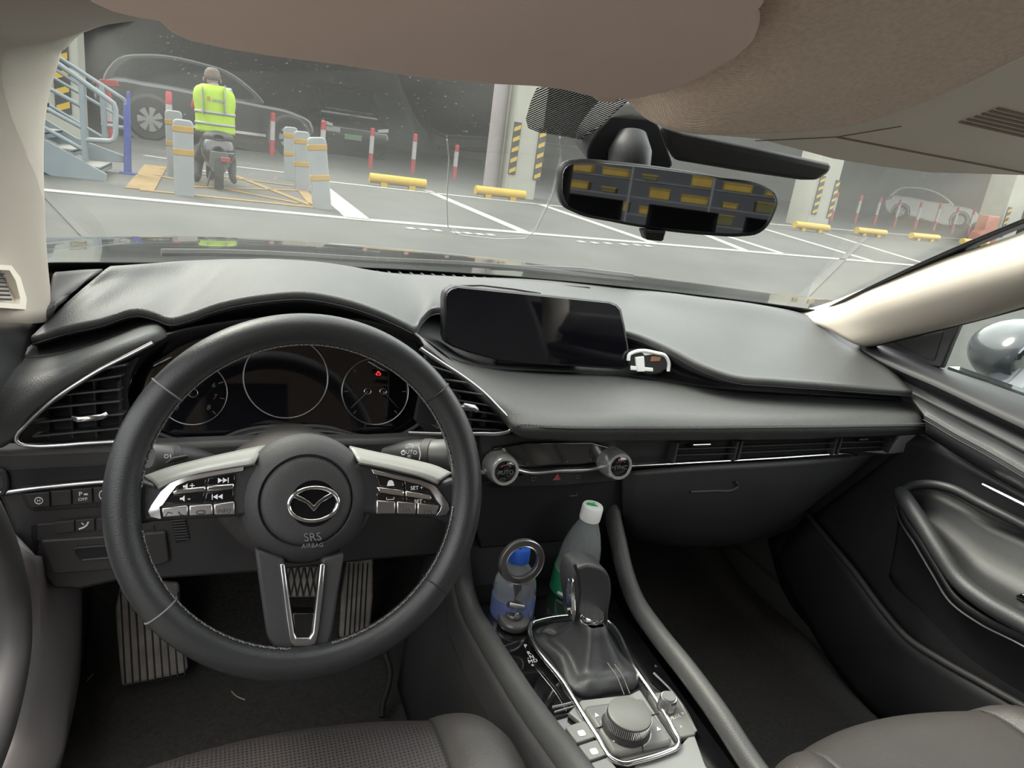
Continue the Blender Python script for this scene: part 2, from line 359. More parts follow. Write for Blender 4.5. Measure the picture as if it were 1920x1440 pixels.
# -------------------------------------------------- blue staircase
s0 = gnd(200,339); yn, yf = s0.y, s0.y+1.05
st = thing('steel_staircase', s0, 'pale blue steel staircase with tube railings rising to the left', 'staircase')
def stp(px, py, y): return py_(px, py, y)
for nm, y, pl in (('stringer',yn,[(200,327),(200,341),(104,334),(60,312),(20,290),(20,226),(68,253)]),('stringer',yf,[(232,292),(232,305),(170,300),(40,236),(-20,206),(-20,160),(142,258)])):
    fr = Frame((s0.x,y,0), (1,0,0), (0,0,1)); pprism(nm, fr, pl, -.03, .03, BLU, st, .006)
x0, z0 = stp(192,316,yn).x, gz(0,yn)+.13
for k in range(9):
    c = V((x0-.16-.27*k, (yn+yf)/2, z0+.165*k)); box('tread', c, (.27,yf-yn-.05,.035), TRE, st, .004)
    box('riser_edge', c+V((.125,0,-.03)), (.02,yf-yn-.05,.06), BLU, st)
def rail(name, pts, y, r=.024, sm=0): return tube(name, [stp(a,b,y) for a,b in pts], r, BLU, st, 10, smooth=sm)
rail('handrail', [(-40,48),(20,72),(95,110),(205,188),(213,194),(217,205),(217,250),(214,261),(206,265),(160,262)], yn, .030)
rail('rail', [(-40,102),(78,158),(157,202)], yn); rail('rail', [(-40,150),(72,196),(160,243)], yn); rail('rail', [(-40,190),(70,232),(160,283)], yn); rail('rail', [(-40,62),(85,118),(150,160)], yn, .018)
rail('rail_post', [(153,160),(160,300)], yn, .034)
rail('handrail', [(-30,20),(95,98),(232,186),(236,193),(236,205)], yf, .026)
rail('rail', [(90,140),(240,228)], yf, .02); rail('rail', [(80,190),(200,262)], yf, .02); rail('rail', [(190,234),(240,241)], yf, .026)
rail('rail_post', [(191,160),(198,265)], yf, .036)
bp = gnd(241,326); t = thing('blue_post', bp, 'royal blue post at the foot of the staircase', 'post')
fr = Frame(bp, (1,0,0), (0,0,1)); pprism('post', fr, [(237,172),(243,171),(246,324),(232,323),(231,196),(237,194)], -.04, .04, ROY, t, .01)
box('foot_plate', bp+V((0,0,.01)), (.2,.2,.03), ROY, t, .005)
# -------------------------------------------------- vehicles
CPA = mat('dark_car_paint', (0.0122,0.0122,0.0143), .3, coat=.7, var=(4,.1)); CPW = mat('white_car_paint', (.46,.46,.45), .35, coat=.7, var=(4,.03))
TYR = mat('tyre_rubber', (0.0088,0.0088,0.0088), .8, var=(20,.2)); ALL = mat('alloy', (0.2108,0.2108,0.2108), .3, metal=.8, var=(10,.05)); CGL = mat('car_window_glass', (0.0068,0.0088,0.0102), .05, coat=1, var=(4,.1))
TLR = mat('tail_lamp_red', (0.1700,0.0102,0.0102), .25, coat=1, var=(20,.1)); LMP = mat('head_lamp_clear', (0.2550,0.2550,0.2448), .15, coat=1, var=(20,.05)); PLT = mat('green_plate', (0.0544,0.1020,0.0544), .5, var=(10,.1))
def wheel_part(c, R, side, parent):
    ax = side
    w = lathe('wheel', [(R*.62,-.10),(R*.95,-.11),(R,-.06),(R,.06),(R*.95,.11),(R*.66,.115),(R*.64,.08)], c, ax, TYR, parent, 32)
    lathe('rim', [(R*.64,.10),(R*.60,.112),(R*.56,.09),(R*.56,.04),(.001,.04)], c, ax, HZB, w, 28)
    X = ax.cross(V((0,0,1))).normalized(); fr = Frame(c, X, (0,0,1)); sg = 1 if fr.N.dot(ax) > 0 else -1; geo = []
    for k in range(7):
        a = 2*math.pi*k/7; c_, s_ = math.cos(a), math.sin(a)
        P = [(.10*R,-.06*R),(.60*R,-.17*R),(.60*R,.17*R),(.10*R,.06*R)]
        geo.append(prism_geo(fr, [(p*c_-q*s_, p*s_+q*c_) for p,q in P], sg*.05, sg*.105))
    geo.append(prism_geo(fr, circ(0,0,.15*R,16), sg*.05, sg*.112)); join('spoke_wheel', geo, ALL, w)
def car_body(name, o, fwd, L, prof_low, prof_green, half, paint, label, wheel_xs, R, cat='car', h0=.25, detail=None):
    fwd = V(fwd).normalized(); side = fwd.cross(V((0,0,1))).normalized(); t = thing(name, o, label, cat)
    fr = Frame(o - side*0, fwd, (0,0,1))
    prism('body_shell', fr, smooth2(prof_low,64), -half, half, paint, t, .09, seg=3)
    prism('cabin', fr, smooth2(prof_green,48), -half*.86, half*.86, paint, t, .07, seg=3)
    for sg in (-1,1):
        cx = sum(p[0] for p in prof_green)/len(prof_green); cz = sum(p[1] for p in prof_green)/len(prof_green)
        win = [(cx+(p[0]-cx)*.86, cz+(p[1]-cz)*.74+.02) for p in prof_green]
        v, f = prism_geo(fr, smooth2(win,40), sg*half*.84, sg*(half*.86+.012)); fin('side_window', v, f, CGL, t, 35)
        for wx in wheel_xs:
            wheel_part(fr.pt(wx, R, sg*(half-.10)), R, fr.N*sg, t)
            v, f = ring_geo(fr, [(wx+R*1.22*math.cos(a), R+R*1.22*math.sin(a)) for a in [2*math.pi*i/32 for i in range(32)]], [(wx+R*1.06*math.cos(a), R+R*1.06*math.sin(a)) for a in [2*math.pi*i/32 for i in range(32)]], sg*(half-.08), sg*(half+.012)); fin('wheel_arch', v, f, PLB, t)
    return t, fr
# dark SUV seen from its side behind the staircase and scooter
wr = gnd(281,262); wf = gnd(552,292); fw = (wf-wr); fw.z = 0; fw = fw.normalized(); side = fw.cross(V((0,0,1)))
wbse = 2.95; o = V((wr.x,wr.y,gz(wr.x,wr.y))) - side*.0 + V((-fw.y,fw.x,0))*.85
low = [(-.95,.45),(-.98,.95),(-.80,1.10),(0,1.16),(1.2,1.12),(2.2,1.08),(3.1,1.0),(3.48,.85),(3.55,.5),(3.4,.30),(0,.28),(-.7,.30)]
grn = [(-.85,1.05),(-.55,1.55),(0.,1.72),(1.0,1.74),(1.6,1.65),(2.4,1.10),(1,1.02),(0,1.02)]
suv, sfr = car_body('suv', o, fw, 4.8, low, grn, .95, CPA, 'dark grey SUV seen side on behind the scooter rider', (0,wbse), .42)
prism('tail_lamp', sfr, [(-.97,.92),(-.55,.98),(-.6,1.10),(-.9,1.08)], .80, .97, TLR, suv, .01); prism('tail_lamp', sfr, [(-.97,.92),(-.55,.98),(-.6,1.10),(-.9,1.08)], -.97, -.80, TLR, suv, .01)
for sg in (-1,1): prism('sill_trim', sfr, [(.5,.36),(2.4,.36),(2.4,.42),(.5,.42)], sg*.95, sg*.975, SAT, suv)
for sg in (-1,1): prism('door_handle', sfr, [(1.15,.98),(1.4,.98),(1.4,1.01),(1.15,1.01)], sg*.95, sg*.985, SAT, suv, .005)
# dark van facing the camera
fb = gnd(656,293); fwv = V((.02,-1,0)).normalized(); o = V((fb.x,fb.y,gz(fb.x,fb.y))) - fwv*3.2
low = [(-1.2,.45),(-1.25,1.0),(0,1.1),(2.2,1.08),(3.3,1.0),(3.75,.8),(3.8,.45),(3.6,.25),(0,.28)]
grn = [(-1.15,1.0),(-1.0,1.8),(0,1.92),(1.4,1.9),(2.0,1.7),(2.8,1.08),(1,1.0)]
van, vfr = car_body('dark_van', o, fwv, 4.8, low, grn, .95, CPA, 'black van facing the car with a pale green number plate', (0,2.9), .36)
sx = fwv.cross(V((0,0,1))).normalized()
ff_ = Frame(o + fwv*3.80, -sx, (0,0,1))
for q in (-1,1): prism('head_lamp', ff_, [(q*.62,.72),(q*.90,.76),(q*.90,.86),(q*.60,.80)], -.10, .02, LMP, van, .01)
prism('number_plate', ff_, rrect(-.05,.52,.46,.14,.01), -.02, .035, PLT, van); prism('grille', ff_, rrect(0,.66,.8,.12,.03), -.02, .02, DRK, van, .01)
prism('windscreen', Frame(o+fwv*2.40+V((0,0,1.40)), -sx, V((0,0,1))*.62 - fwv*.78), rrect(0,0,1.35,.75,.08), .02, .05, CGL, van, .01)
# white hatchback right
wr = gnd(1684,411); wf = gnd(1790,418); fw = (wf-wr); fw.z = 0; fw = V((.66,-.75,0)).normalized(); o = V((wr.x,wr.y,gz(wr.x,wr.y))) + V((-fw.y,fw.x,0))*.8
low = [(-.75,.45),(-.80,.95),(-.6,1.08),(0,1.12),(1.2,1.05),(2.2,1.0),(3.0,.92),(3.35,.7),(3.35,.4),(3.1,.25),(0,.26),(-.6,.28)]
grn = [(-.70,1.02),(-.40,1.45),(.2,1.62),(1.0,1.60),(1.5,1.46),(2.2,1.02),(1,.95),(0,.98)]
hat, hfr = car_body('white_hatchback', o, fw, 4.2, low, grn, .88, CPW, 'white hatchback parked behind the right row of posts', (0,2.6), .36)
for sg in (-1,1): prism('tail_lamp', hfr, [(-.82,.80),(-.55,.92),(-.5,1.06),(-.78,1.02)], sg*.70, sg*.89, TLR, hat, .01)
# ================================================================== PEOPLE AND SCOOTER
SKN = mat('skin', (0.1768,0.1122,0.0850), .6, var=(20,.08)); HAI = mat('hair_grey_brown', (0.0748,0.0558,0.0422), .8, var=(60,.3)); TRO = mat('dark_trousers', (0.0122,0.0122,0.0150), .85, var=(20,.2)); SHT = mat('pale_blue_shirt', (0.1428,0.1700,0.2040), .85, var=(12,.08))
RSL = mat('red_cloth', (0.2550,0.0238,0.0170), .8, var=(10,.1)); HIV = mat('hi_vis_fabric', (0.2108,0.3230,0.0102), .75, var=(9,.06), emis=None); RFL = mat('reflective_tape', (0.1870,0.1904,0.1870), .4, var=(12,.05)); SHO = mat('black_shoe', (0.0068,0.0068,0.0068), .6, var=(12,.2))
def skin_body(name, joints, bones, parent, pick, root='pelvis'):
    ks = list(joints); me = bpy.data.meshes.new('sk'); ix = {k:i for i,k in enumerate(ks)}
    me.from_pydata([joints[k][0] for k in ks], [(ix[a],ix[b]) for a,b in bones], [])
    o = bpy.data.objects.new('sk', me); COL.objects.link(o); m = o.modifiers.new('s','SKIN')
    for i,k in enumerate(ks):
        r = joints[k][1]; r = r if isinstance(r,tuple) else (r,r); me.skin_vertices[0].data[i].radius = r; me.skin_vertices[0].data[i].use_root = (k == root)
    s = o.modifiers.new('u','SUBSURF'); s.levels = 2; s.render_levels = 2
    bpy.context.view_layer.update(); em = bpy.data.meshes.new_from_object(o.evaluated_get(bpy.context.evaluated_depsgraph_get()))
    v = [x.co.copy() for x in em.vertices]; f = [tuple(p.vertices) for p in em.polygons]
    bpy.data.objects.remove(o); ob = fin(name, v, f, TRO, parent, 180); c = WL[ob.name]; me = ob.data
    names = []
    for p in me.polygons:
        mm = pick(p.center + c)
        if mm not in names: names.append(mm)
    me.materials.clear()
    for n in names: me.materials.append(n)
    for p in me.polygons: p.material_index = names.index(pick(p.center + c))
    return ob
# rider
B = gnd(402,350); YM = B.y
def mp(px, py, dy=0.0): return py_(px, py, YM+dy)
rider = thing('person', B, 'person in yellow-green safety vest astride a scooter, seen from behind', 'person')
hc = mp(398,148); zc = hc.z
J = {'pelvis':(mp(403,262),(.15,.12)),'belly':(mp(403,232),(.15,.11)),'chest':(mp(402,195),(.17,.12)),'upper':(mp(401,170),(.15,.10)),'neck':(mp(399,161),(.055,.055)),'head':(mp(398,150),(.075,.085)),'crown':(mp(398,140),(.07,.08)),
 'lsh':(mp(375,170),.062),'lel':(mp(364,200,.05),.046),'lwr':(mp(378,215,.36),.034),'lha':(mp(384,216,.44),(.028,.02)),'rsh':(mp(429,172),.062),'rel':(mp(437,202,.05),.046),'rwr':(mp(424,217,.36),.034),'rha':(mp(420,218,.44),(.028,.02)),
 'lhip':(mp(388,268),.10),'lkn':(mp(372,300,.28),.07),'lan':(mp(371,332,.10),.045),'lto':(mp(368,338,.26),.042),'rhip':(mp(418,268),.10),'rkn':(mp(434,303,.25),.07),'ran':(mp(436,335,.05),.045),'rto':(mp(440,341,.2),.042)}
BN = [('pelvis','belly'),('belly','chest'),('chest','upper'),('upper','neck'),('neck','head'),('head','crown'),('upper','lsh'),('lsh','lel'),('lel','lwr'),('lwr','lha'),('upper','rsh'),('rsh','rel'),('rel','rwr'),('rwr','rha'),('pelvis','lhip'),('lhip','lkn'),('lkn','lan'),('lan','lto'),('pelvis','rhip'),('rhip','rkn'),('rkn','ran'),('ran','rto')]
zp, zn, zw, za = mp(403,250).z, mp(399,164).z, 0, J['lan'][0].z
hx = hc.x
def pk(p):
    if p.z > zn and abs(p.x-hx) < .16: return SKN
    if p.y > YM+.30 and p.z > zp-.05: return SKN
    if p.z < za+.02: return SHO
    if p.z < zp: return TRO
    if p.x < hx-.19 and p.z < mp(364,178).z: return RSL
    return SHT
skin_body('body', J, BN, rider, pk)
# hair cap
geo = []
v, f = lathe_geo([(.001,.115),(.05,.108),(.083,.075),(.097,.02),(.094,-.01),(.080,-.03)], hc+V((0,-.005,.02)), (0,0,1), 20); fin('hair', v, f, HAI, rider, 180)
for sg in (-1,1): lathe('ear', [(.001,-.012),(.028,-.006),(.03,.004),(.001,.012)], hc+V((sg*.098,.015,-.015)), (sg,0,0), SKN, rider, 12)
# vest as a loft of rings round the trunk
def vr(py, w, d, cx): c = mp(cx, py); return [c + V((math.cos(a)*w, math.sin(a)*d, 0)) for a in [2*math.pi*i/20 for i in range(21)]]
loft('safety_vest', [vr(249,.235,.17,404),(vr(235,.232,.17,404)),vr(205,.235,.165,403),vr(180,.245,.155,402),vr(168,.215,.14,401),vr(160,.13,.10,400)], HIV, rider, 2, 3, .008)
for py, w in ((212,.244),(233,.240)): loft('reflective_band', [vr(py+2.5,w,.178,403.5),vr(py-2.5,w,.178,403.5)], RFL, rider, 2, 1, .005)
for cx in (380,423): tube('reflective_brace', [mp(cx,212,-.175),mp(cx-1,190,-.170),mp(cx-2,172,-.155),mp(cx-1,163,-.09)], .026, RFL, rider, 8, flat=.35)
tube('collar', [mp(390,160,-.05),mp(399,158,-.085),mp(409,160,-.05)], .018, SHT, rider, 8)
vf = Frame(mp(402,187,-.172), (1,0,0), (0,0,1))
text('vest_mark', 'B', vf, -.065, .0, .075, .004, RSL, rider)
for k in range(5): prism('vest_print', vf, rrect(-.01+.034*k,-.004,.024,.028,.004,2), .0, .006, GRP, rider)
# scooter
scb = gnd(407,352); YS = scb.y-.15; SCP = mat('scooter_black', (0.0102,0.0109,0.0116), .35, coat=.5, var=(8,.15)); SCG = mat('scooter_grey', (0.0476,0.0490,0.0490), .5, var=(8,.1))
sco = thing('motor_scooter', scb, 'black motor scooter with red tail light under the rider', 'scooter')
def sp(px, py, dy=0.0): return py_(px, py, YS+dy)
wc = sp(411,333); r = .24; wc.z = gz(0,YS)+r
lathe('rear_wheel', [(r*.6,-.04),(r*.92,-.055),(r,-.02),(r,.02),(r*.92,.055),(r*.6,.04)], wc, (1,0,0), TYR, sco, 28); lathe('front_wheel', [(r*.6,-.04),(r*.92,-.055),(r,-.02),(r,.02),(r*.92,.055),(r*.6,.04)], wc+V((-.12,1.15,.03)), (1,0,0), TYR, sco, 28)
def sring(c, w, h, n=16): return [c + V((math.cos(a)*w,0,math.sin(a)*h)) for a in [2*math.pi*i/n for i in range(n+1)]]
loft('body_panel', [sring(sp(410,285,-.15),.05,.05),sring(sp(410,283,-.08),.17,.16),sring(sp(409,283,.15),.20,.20),sring(sp(408,290,.45),.17,.20),sring(sp(407,305,.75),.14,.10),sring(sp(405,300,1.0),.12,.14)], SCP, sco, 2, 4, .01)
loft('seat', [sring(sp(410,258,-.12),.06,.03),sring(sp(410,258,-.05),.15,.06),sring(sp(409,259,.3),.16,.065),sring(sp(408,264,.6),.12,.05)], RUB, sco, 2, 4, .01)
loft('leg_shield', [[sp(386,235,.95),sp(404,230,1.0),sp(424,235,.95)],[sp(384,270,.92),sp(404,268,1.0),sp(428,272,.92)],[sp(386,305,.85),sp(404,308,.9),sp(428,306,.85)]], SCP, sco, 4, 4, .03)
prism('rear_fender', Frame(sp(411,300,-.16), (1,0,0), (0,0,1)), [(-.10,.10),(.10,.10),(.12,-.06),(.06,-.16),(-.06,-.16),(-.12,-.06)], -.04, .02, SCG, sco, .01)
prism('tail_lamp', Frame(sp(423,300,-.21), (1,0,0), (0,0,1)), rrect(0,.0,.11,.06,.015), -.03, .01, TLR, sco, .006)
prism('number_plate', Frame(sp(412,312,-.20), (1,0,0), (0,0,1)), rrect(-.02,-.02,.16,.10,.01), -.005, .005, SCG, sco)
tube('handlebar', [mp(372,222,.45),mp(385,219,.50),mp(402,221,.52),mp(420,220,.50),mp(434,222,.45)], .016, SCP, sco, 10); tube('steering_stem', [mp(402,221,.52),sp(404,268,1.02)], .035, SCP, sco, 10)
for a, b in (((380,219),(371,209)),((424,219),(436,211))):
    tube('mirror_stalk', [mp(*a,.5), mp(*b,.5)], .008, SCP, sco, 8); lathe('mirror_head', [(.001,-.012),(.045,-.01),(.05,.008),(.001,.012)], mp(*b,.5), (0,1,.1), SCP, sco, 16)
tube('side_stand', [sp(396,322), sp(388,348)], .014, SCG, sco, 8)
# -------------------------------------------------- person on the staircase (mostly behind the pillar)
YP = yn+.35
def qp(px, py, dy=0.0): return py_(px, py, YP+dy)
pz0 = z0+.165*4+.02; pb = V((qp(40,250).x, YP, pz0))
pers = thing('person', pb, 'person on the stairs, only forearm and hand show past the pillar', 'person')
c = pb; Jp = {'pelvis':(c+V((0,0,.92)),(.15,.12)),'belly':(c+V((0,0,1.08)),(.15,.11)),'chest':(c+V((0,0,1.28)),(.17,.12)),'upper':(c+V((0,0,1.42)),(.14,.10)),'neck':(c+V((0,0,1.50)),.055),'head':(c+V((0,0,1.60)),(.075,.085)),'crown':(c+V((0,0,1.69)),(.065,.075)),
 'lsh':(c+V((-.2,0,1.41)),.06),'lel':(c+V((-.27,0,1.12)),.045),'lwr':(c+V((-.26,.1,.88)),.033),'rsh':(c+V((.14,0,1.40)),.06),'rel':(qp(66,172),.048),'rwr':(qp(84,194),.033),'rpa':(qp(87,203),(.036,.018)),
 'f1':(qp(88,211),.012),'f2':(qp(91,212),.012),'f3':(qp(93.5,211),.011),'f4':(qp(95.5,209),.010),'th':(qp(92,201),.012),
 'lhip':(c+V((-.09,0,.88)),.10),'lkn':(c+V((-.1,.06,.48)),.07),'lan':(c+V((-.1,0,.09)),.045),'lto':(c+V((-.02,-.02,.04)),.04),'rhip':(c+V((.09,0,.88)),.10),'rkn':(c+V((.12,-.05,.48)),.07),'ran':(c+V((.10,-.05,.09)),.045),'rto':(c+V((.20,-.06,.04)),.04)}
Bp = [('pelvis','belly'),('belly','chest'),('chest','upper'),('upper','neck'),('neck','head'),('head','crown'),('upper','lsh'),('lsh','lel'),('lel','lwr'),('upper','rsh'),('rsh','rel'),('rel','rwr'),('rwr','rpa'),('rpa','f1'),('rpa','f2'),('rpa','f3'),('rpa','f4'),('rwr','th'),('pelvis','lhip'),('lhip','lkn'),('lkn','lan'),('lan','lto'),('pelvis','rhip'),('rhip','rkn'),('rkn','ran'),('ran','rto')]
ex, ez = Jp['rel'][0].x, Jp['rel'][0].z
def pk2(p):
    if p.x > ex-.08 and p.z < ez+.12 and p.z > pz0+.5: return SKN
    if p.z > pz0+1.5: return SKN
    if p.z > pz0+.9: return SHT
    return TRO
skin_body('body', Jp, Bp, pers, pk2)
fr = Frame(qp(83,192), (1,0,0), (0,0,1)); w_ = tube('wrist_watch', [fr.pt(.038*math.cos(a), .012*math.sin(a)*.6-.01, .04*math.sin(a)) for a in [2*math.pi*i/16 for i in range(16)]], .014, HZB, pers, 8, True)

# ================================================================== CAR SHELL
def schlick(t, f0=.055, k=.62):
    lw = t.nodes.new('ShaderNodeLayerWeight'); lw.inputs['Blend'].default_value = .5
    p = t.nodes.new('ShaderNodeMath'); p.operation = 'POWER'; p.inputs[1].default_value = 5.0; t.links.new(lw.outputs['Facing'], p.inputs[0])
    a = t.nodes.new('ShaderNodeMath'); a.operation = 'MULTIPLY_ADD'; a.inputs[1].default_value = k; a.inputs[2].default_value = f0; t.links.new(p.outputs[0], a.inputs[0]); return a
WIN = bpy.data.materials.new('windscreen_glass'); WIN.use_nodes = True; t = WIN.node_tree; t.nodes.clear()
out = t.nodes.new('ShaderNodeOutputMaterial'); tr = t.nodes.new('ShaderNodeBsdfTransparent'); gl = t.nodes.new('ShaderNodeBsdfGlossy'); fz = schlick(t); m1 = t.nodes.new('ShaderNodeMixShader')
df = t.nodes.new('ShaderNodeBsdfDiffuse'); tl = t.nodes.new('ShaderNodeBsdfTranslucent'); ad = t.nodes.new('ShaderNodeMixShader'); m2 = t.nodes.new('ShaderNodeMixShader')
nz = t.nodes.new('ShaderNodeTexNoise'); nz2 = t.nodes.new('ShaderNodeTexNoise'); tcg = t.nodes.new('ShaderNodeTexCoord'); mr = t.nodes.new('ShaderNodeMapRange'); mr2 = t.nodes.new('ShaderNodeMapRange'); mx = t.nodes.new('ShaderNodeMath')
tr.inputs[0].default_value = (.93,.96,.93,1); gl.inputs['Roughness'].default_value = .0
nz.inputs['Scale'].default_value = 3.5; nz2.inputs['Scale'].default_value = 260; nz2.inputs['Detail'].default_value = 2
mr.inputs['From Min'].default_value = .35; mr.inputs['From Max'].default_value = .75; mr.inputs['To Min'].default_value = .03; mr.inputs['To Max'].default_value = .08
mr2.inputs['From Min'].default_value = .68; mr2.inputs['From Max'].default_value = .78; mr2.inputs['To Min'].default_value = 0; mr2.inputs['To Max'].default_value = .12
df.inputs[0].default_value = (.7,.72,.68,1); tl.inputs[0].default_value = (.7,.72,.68,1); ad.inputs[0].default_value = .6; mx.operation = 'ADD'
L = t.links.new
L(tcg.outputs['Object'], nz.inputs['Vector']); L(tcg.outputs['Object'], nz2.inputs['Vector']); L(nz.outputs['Fac'], mr.inputs['Value']); L(nz2.outputs['Fac'], mr2.inputs['Value']); L(mr.outputs[0], mx.inputs[0]); L(mr2.outputs[0], mx.inputs[1])
L(fz.outputs[0], m1.inputs[0]); L(tr.outputs[0], m1.inputs[1]); L(gl.outputs[0], m1.inputs[2]); L(df.outputs[0], ad.inputs[1]); L(tl.outputs[0], ad.inputs[2])
L(mx.outputs[0], m2.inputs[0]); L(m1.outputs[0], m2.inputs[1]); L(ad.outputs[0], m2.inputs[2]); L(m2.outputs[0], out.inputs[0])
SGL = bpy.data.materials.new('side_glass'); SGL.use_nodes = True; t = SGL.node_tree; t.nodes.clear()
out = t.nodes.new('ShaderNodeOutputMaterial'); tr = t.nodes.new('ShaderNodeBsdfTransparent'); gl = t.nodes.new('ShaderNodeBsdfGlossy'); m1 = t.nodes.new('ShaderNodeMixShader'); fz = schlick(t); tr.inputs[0].default_value = (.90,.93,.90,1); gl.inputs['Roughness'].default_value = .0
t.links.new(fz.outputs[0], m1.inputs[0]); t.links.new(tr.outputs[0], m1.inputs[1]); t.links.new(gl.outputs[0], m1.inputs[2]); t.links.new(m1.outputs[0], out.inputs[0])
nzs = t.nodes.new('ShaderNodeTexNoise'); mrs = t.nodes.new('ShaderNodeMapRange'); mrs.inputs['To Min'].default_value = .0; mrs.inputs['To Max'].default_value = .01; t.links.new(nzs.outputs['Fac'], mrs.inputs['Value']); t.links.new(mrs.outputs[0], gl.inputs['Roughness'])
def wsp(s, k, lift=0.0):
    b = V((.72*s, 1.285-.17*s*s, .950)); e = V((.62*s, .60-.08*s*s, 1.295)); p = b.lerp(e, k); bul = .012*math.sin(math.pi*k); n = V((0,.46,.89)); return p + n*(bul+lift)
vs_ = []; NS, NK = 25, 13
for i in range(NS):
    for k in range(NK): vs_.append(wsp(-1+2*i/(NS-1), k/(NK-1)))
fs = [(i*NK+k,(i+1)*NK+k,(i+1)*NK+k+1,i*NK+k+1) for i in range(NS-1) for k in range(NK-1)]
win1 = fin('window_1', vs_, fs, WIN, None, 180); tag(win1, 'dusty curved windscreen in front of the dashboard', kind='structure')
def wsband(name, s0, s1, k0, k1, m, lift, n=24, th=.002):
    rows = [[wsp(s0+(s1-s0)*i/n, k, lift) for i in range(n+1)] for k in (k0,(k0+k1)/2,k1)]; return loft(name, rows, m, win1, 1, 1, th)
FRT = mat('black_frit', (.008,.009,.010), .35, var=(30,.2))
wsband('frit_band', -1, 1, -.015, .035, FRT, -.004)
wsband('frit_band', -1, 1, .93, 1.0, FRT, -.004)
for sg in (-1,1):
    rows = [[wsp(sg*s, k/10, -.004) for k in range(11)] for s in (.965,1.0)]; loft('frit_band', rows, FRT, win1, 1, 1, .002)
wf_ = Frame((0,1.285,.950), (1,0,0), (0,-.685,.345))
# clear film sticker outline on glass, dotted frit in front of the camera housing
def wsnear(px, py, lift):
    r = ray(px, py); p = wf_.hit(px, py, lift)
    for _ in range(6):
        s = max(-1,min(1,p.x/.68)); k = max(0,min(1,(p.z-.950)/.345)); q = wsp(s,k,lift); t_ = (q-CAM).dot(wf_.N)/r.dot(wf_.N); p = CAM + r*t_
    return p
FIL = mat('film_edge', (.45,.47,.46), .3, var=(20,.1))
tube('film_sticker_edge', [wsnear(a,b,-.003) for a,b in ((838,262),(842,300),(838,380),(840,425),(860,440),(930,448),(985,447),(1005,432),(1035,370),(1052,300),(1050,258))], .0007, FIL, win1, 6)
DOT = bpy.data.materials.new('dotted_frit'); DOT.use_nodes = True; t = DOT.node_tree; b = t.nodes['Principled BSDF']; b.inputs['Base Color'].default_value = (.015,.016,.017,1); b.inputs['Roughness'].default_value = .5
wv = t.nodes.new('ShaderNodeTexWave'); wv.inputs['Scale'].default_value = 150; wv.bands_direction = 'DIAGONAL'; cmpn = t.nodes.new('ShaderNodeMath'); cmpn.operation = 'GREATER_THAN'; cmpn.inputs[1].default_value = .42; tcd = t.nodes.new('ShaderNodeTexCoord')
t.links.new(tcd.outputs['Object'], wv.inputs['Vector']); t.links.new(wv.outputs['Fac'], cmpn.inputs[0]); t.links.new(cmpn.outputs[0], b.inputs['Alpha'])
pl = [(1006,165),(995,190),(986,222),(990,238),(1010,246),(1060,254),(1103,262),(1135,225),(1180,185),(1150,165),(1080,150)]
pv_ = [wsnear(a,b,-.006) for a,b in pl]; fin('dotted_frit', pv_ + [p+wf_.N*.0015 for p in pv_], [tuple(range(11)), tuple(range(11,22))] + [(i,(i+1)%11,11+(i+1)%11,11+i) for i in range(11)], DOT, win1)
for k in range(6):
    s = (-.42,-.02,.02,.40,.55,.86)[k]; p = wsp(s,.012,-.012); box('edge_clip', p, (.035,.012,.006), BEP if k % 2 else SAT, win1, .001)
# hood, cowl and wiper
HPN = mat('black_body_paint', (.02,.021,.023), .12, coat=1.0, var=(3,.1))
hood = thing('car_hood', (0,1.7,.8), 'glossy black car hood seen just beyond the windscreen base', 'hood')
fe = [py_(a,b,y) for a,b,y in ((-140,455,1.85),(70,450,2.0),(300,446,2.08),(500,452,2.15),(700,467,2.2),(900,486,2.2),(1060,504,2.18),(1250,527,2.1),(1420,550,2.0),(1560,568,1.9))]
be = [V((x,1.33-.16*(x/.72)**2,.905)) for x in [-.80+.175*i for i in range(10)]]
loft('hood_panel', [be, [(a.lerp(b,.5)+V((0,0,.025))) for a,b in zip(be,fe)], fe, [p+V((0,.25,-.08)) for p in fe], [p+V((0,.5,-.30)) for p in fe]], HPN, hood, 4, 5, .004)
loft('cowl', [[wsp(-1+.2*i,0,.0)+V((0,.0,-.012)) for i in range(11)], [V((x,1.36-.16*(x/.72)**2,.905)) for x in [-.8+.16*i for i in range(11)]]], RUB, hood, 3, 2, .01)
wip = thing('windscreen_wiper', wsp(-.1,0.0,.02), 'black wiper blade lying along the windscreen base', 'wiper')
tube('blade', [wsp(-.75+.1*i,.012+.006*math.sin(i),.018) for i in range(13)], .006, RUB, wip, 6); tube('arm', [wsp(.05,-.03,.03),wsp(.3,.0,.03),wsp(.45,.012,.025)], .007, PLA, wip, 6)

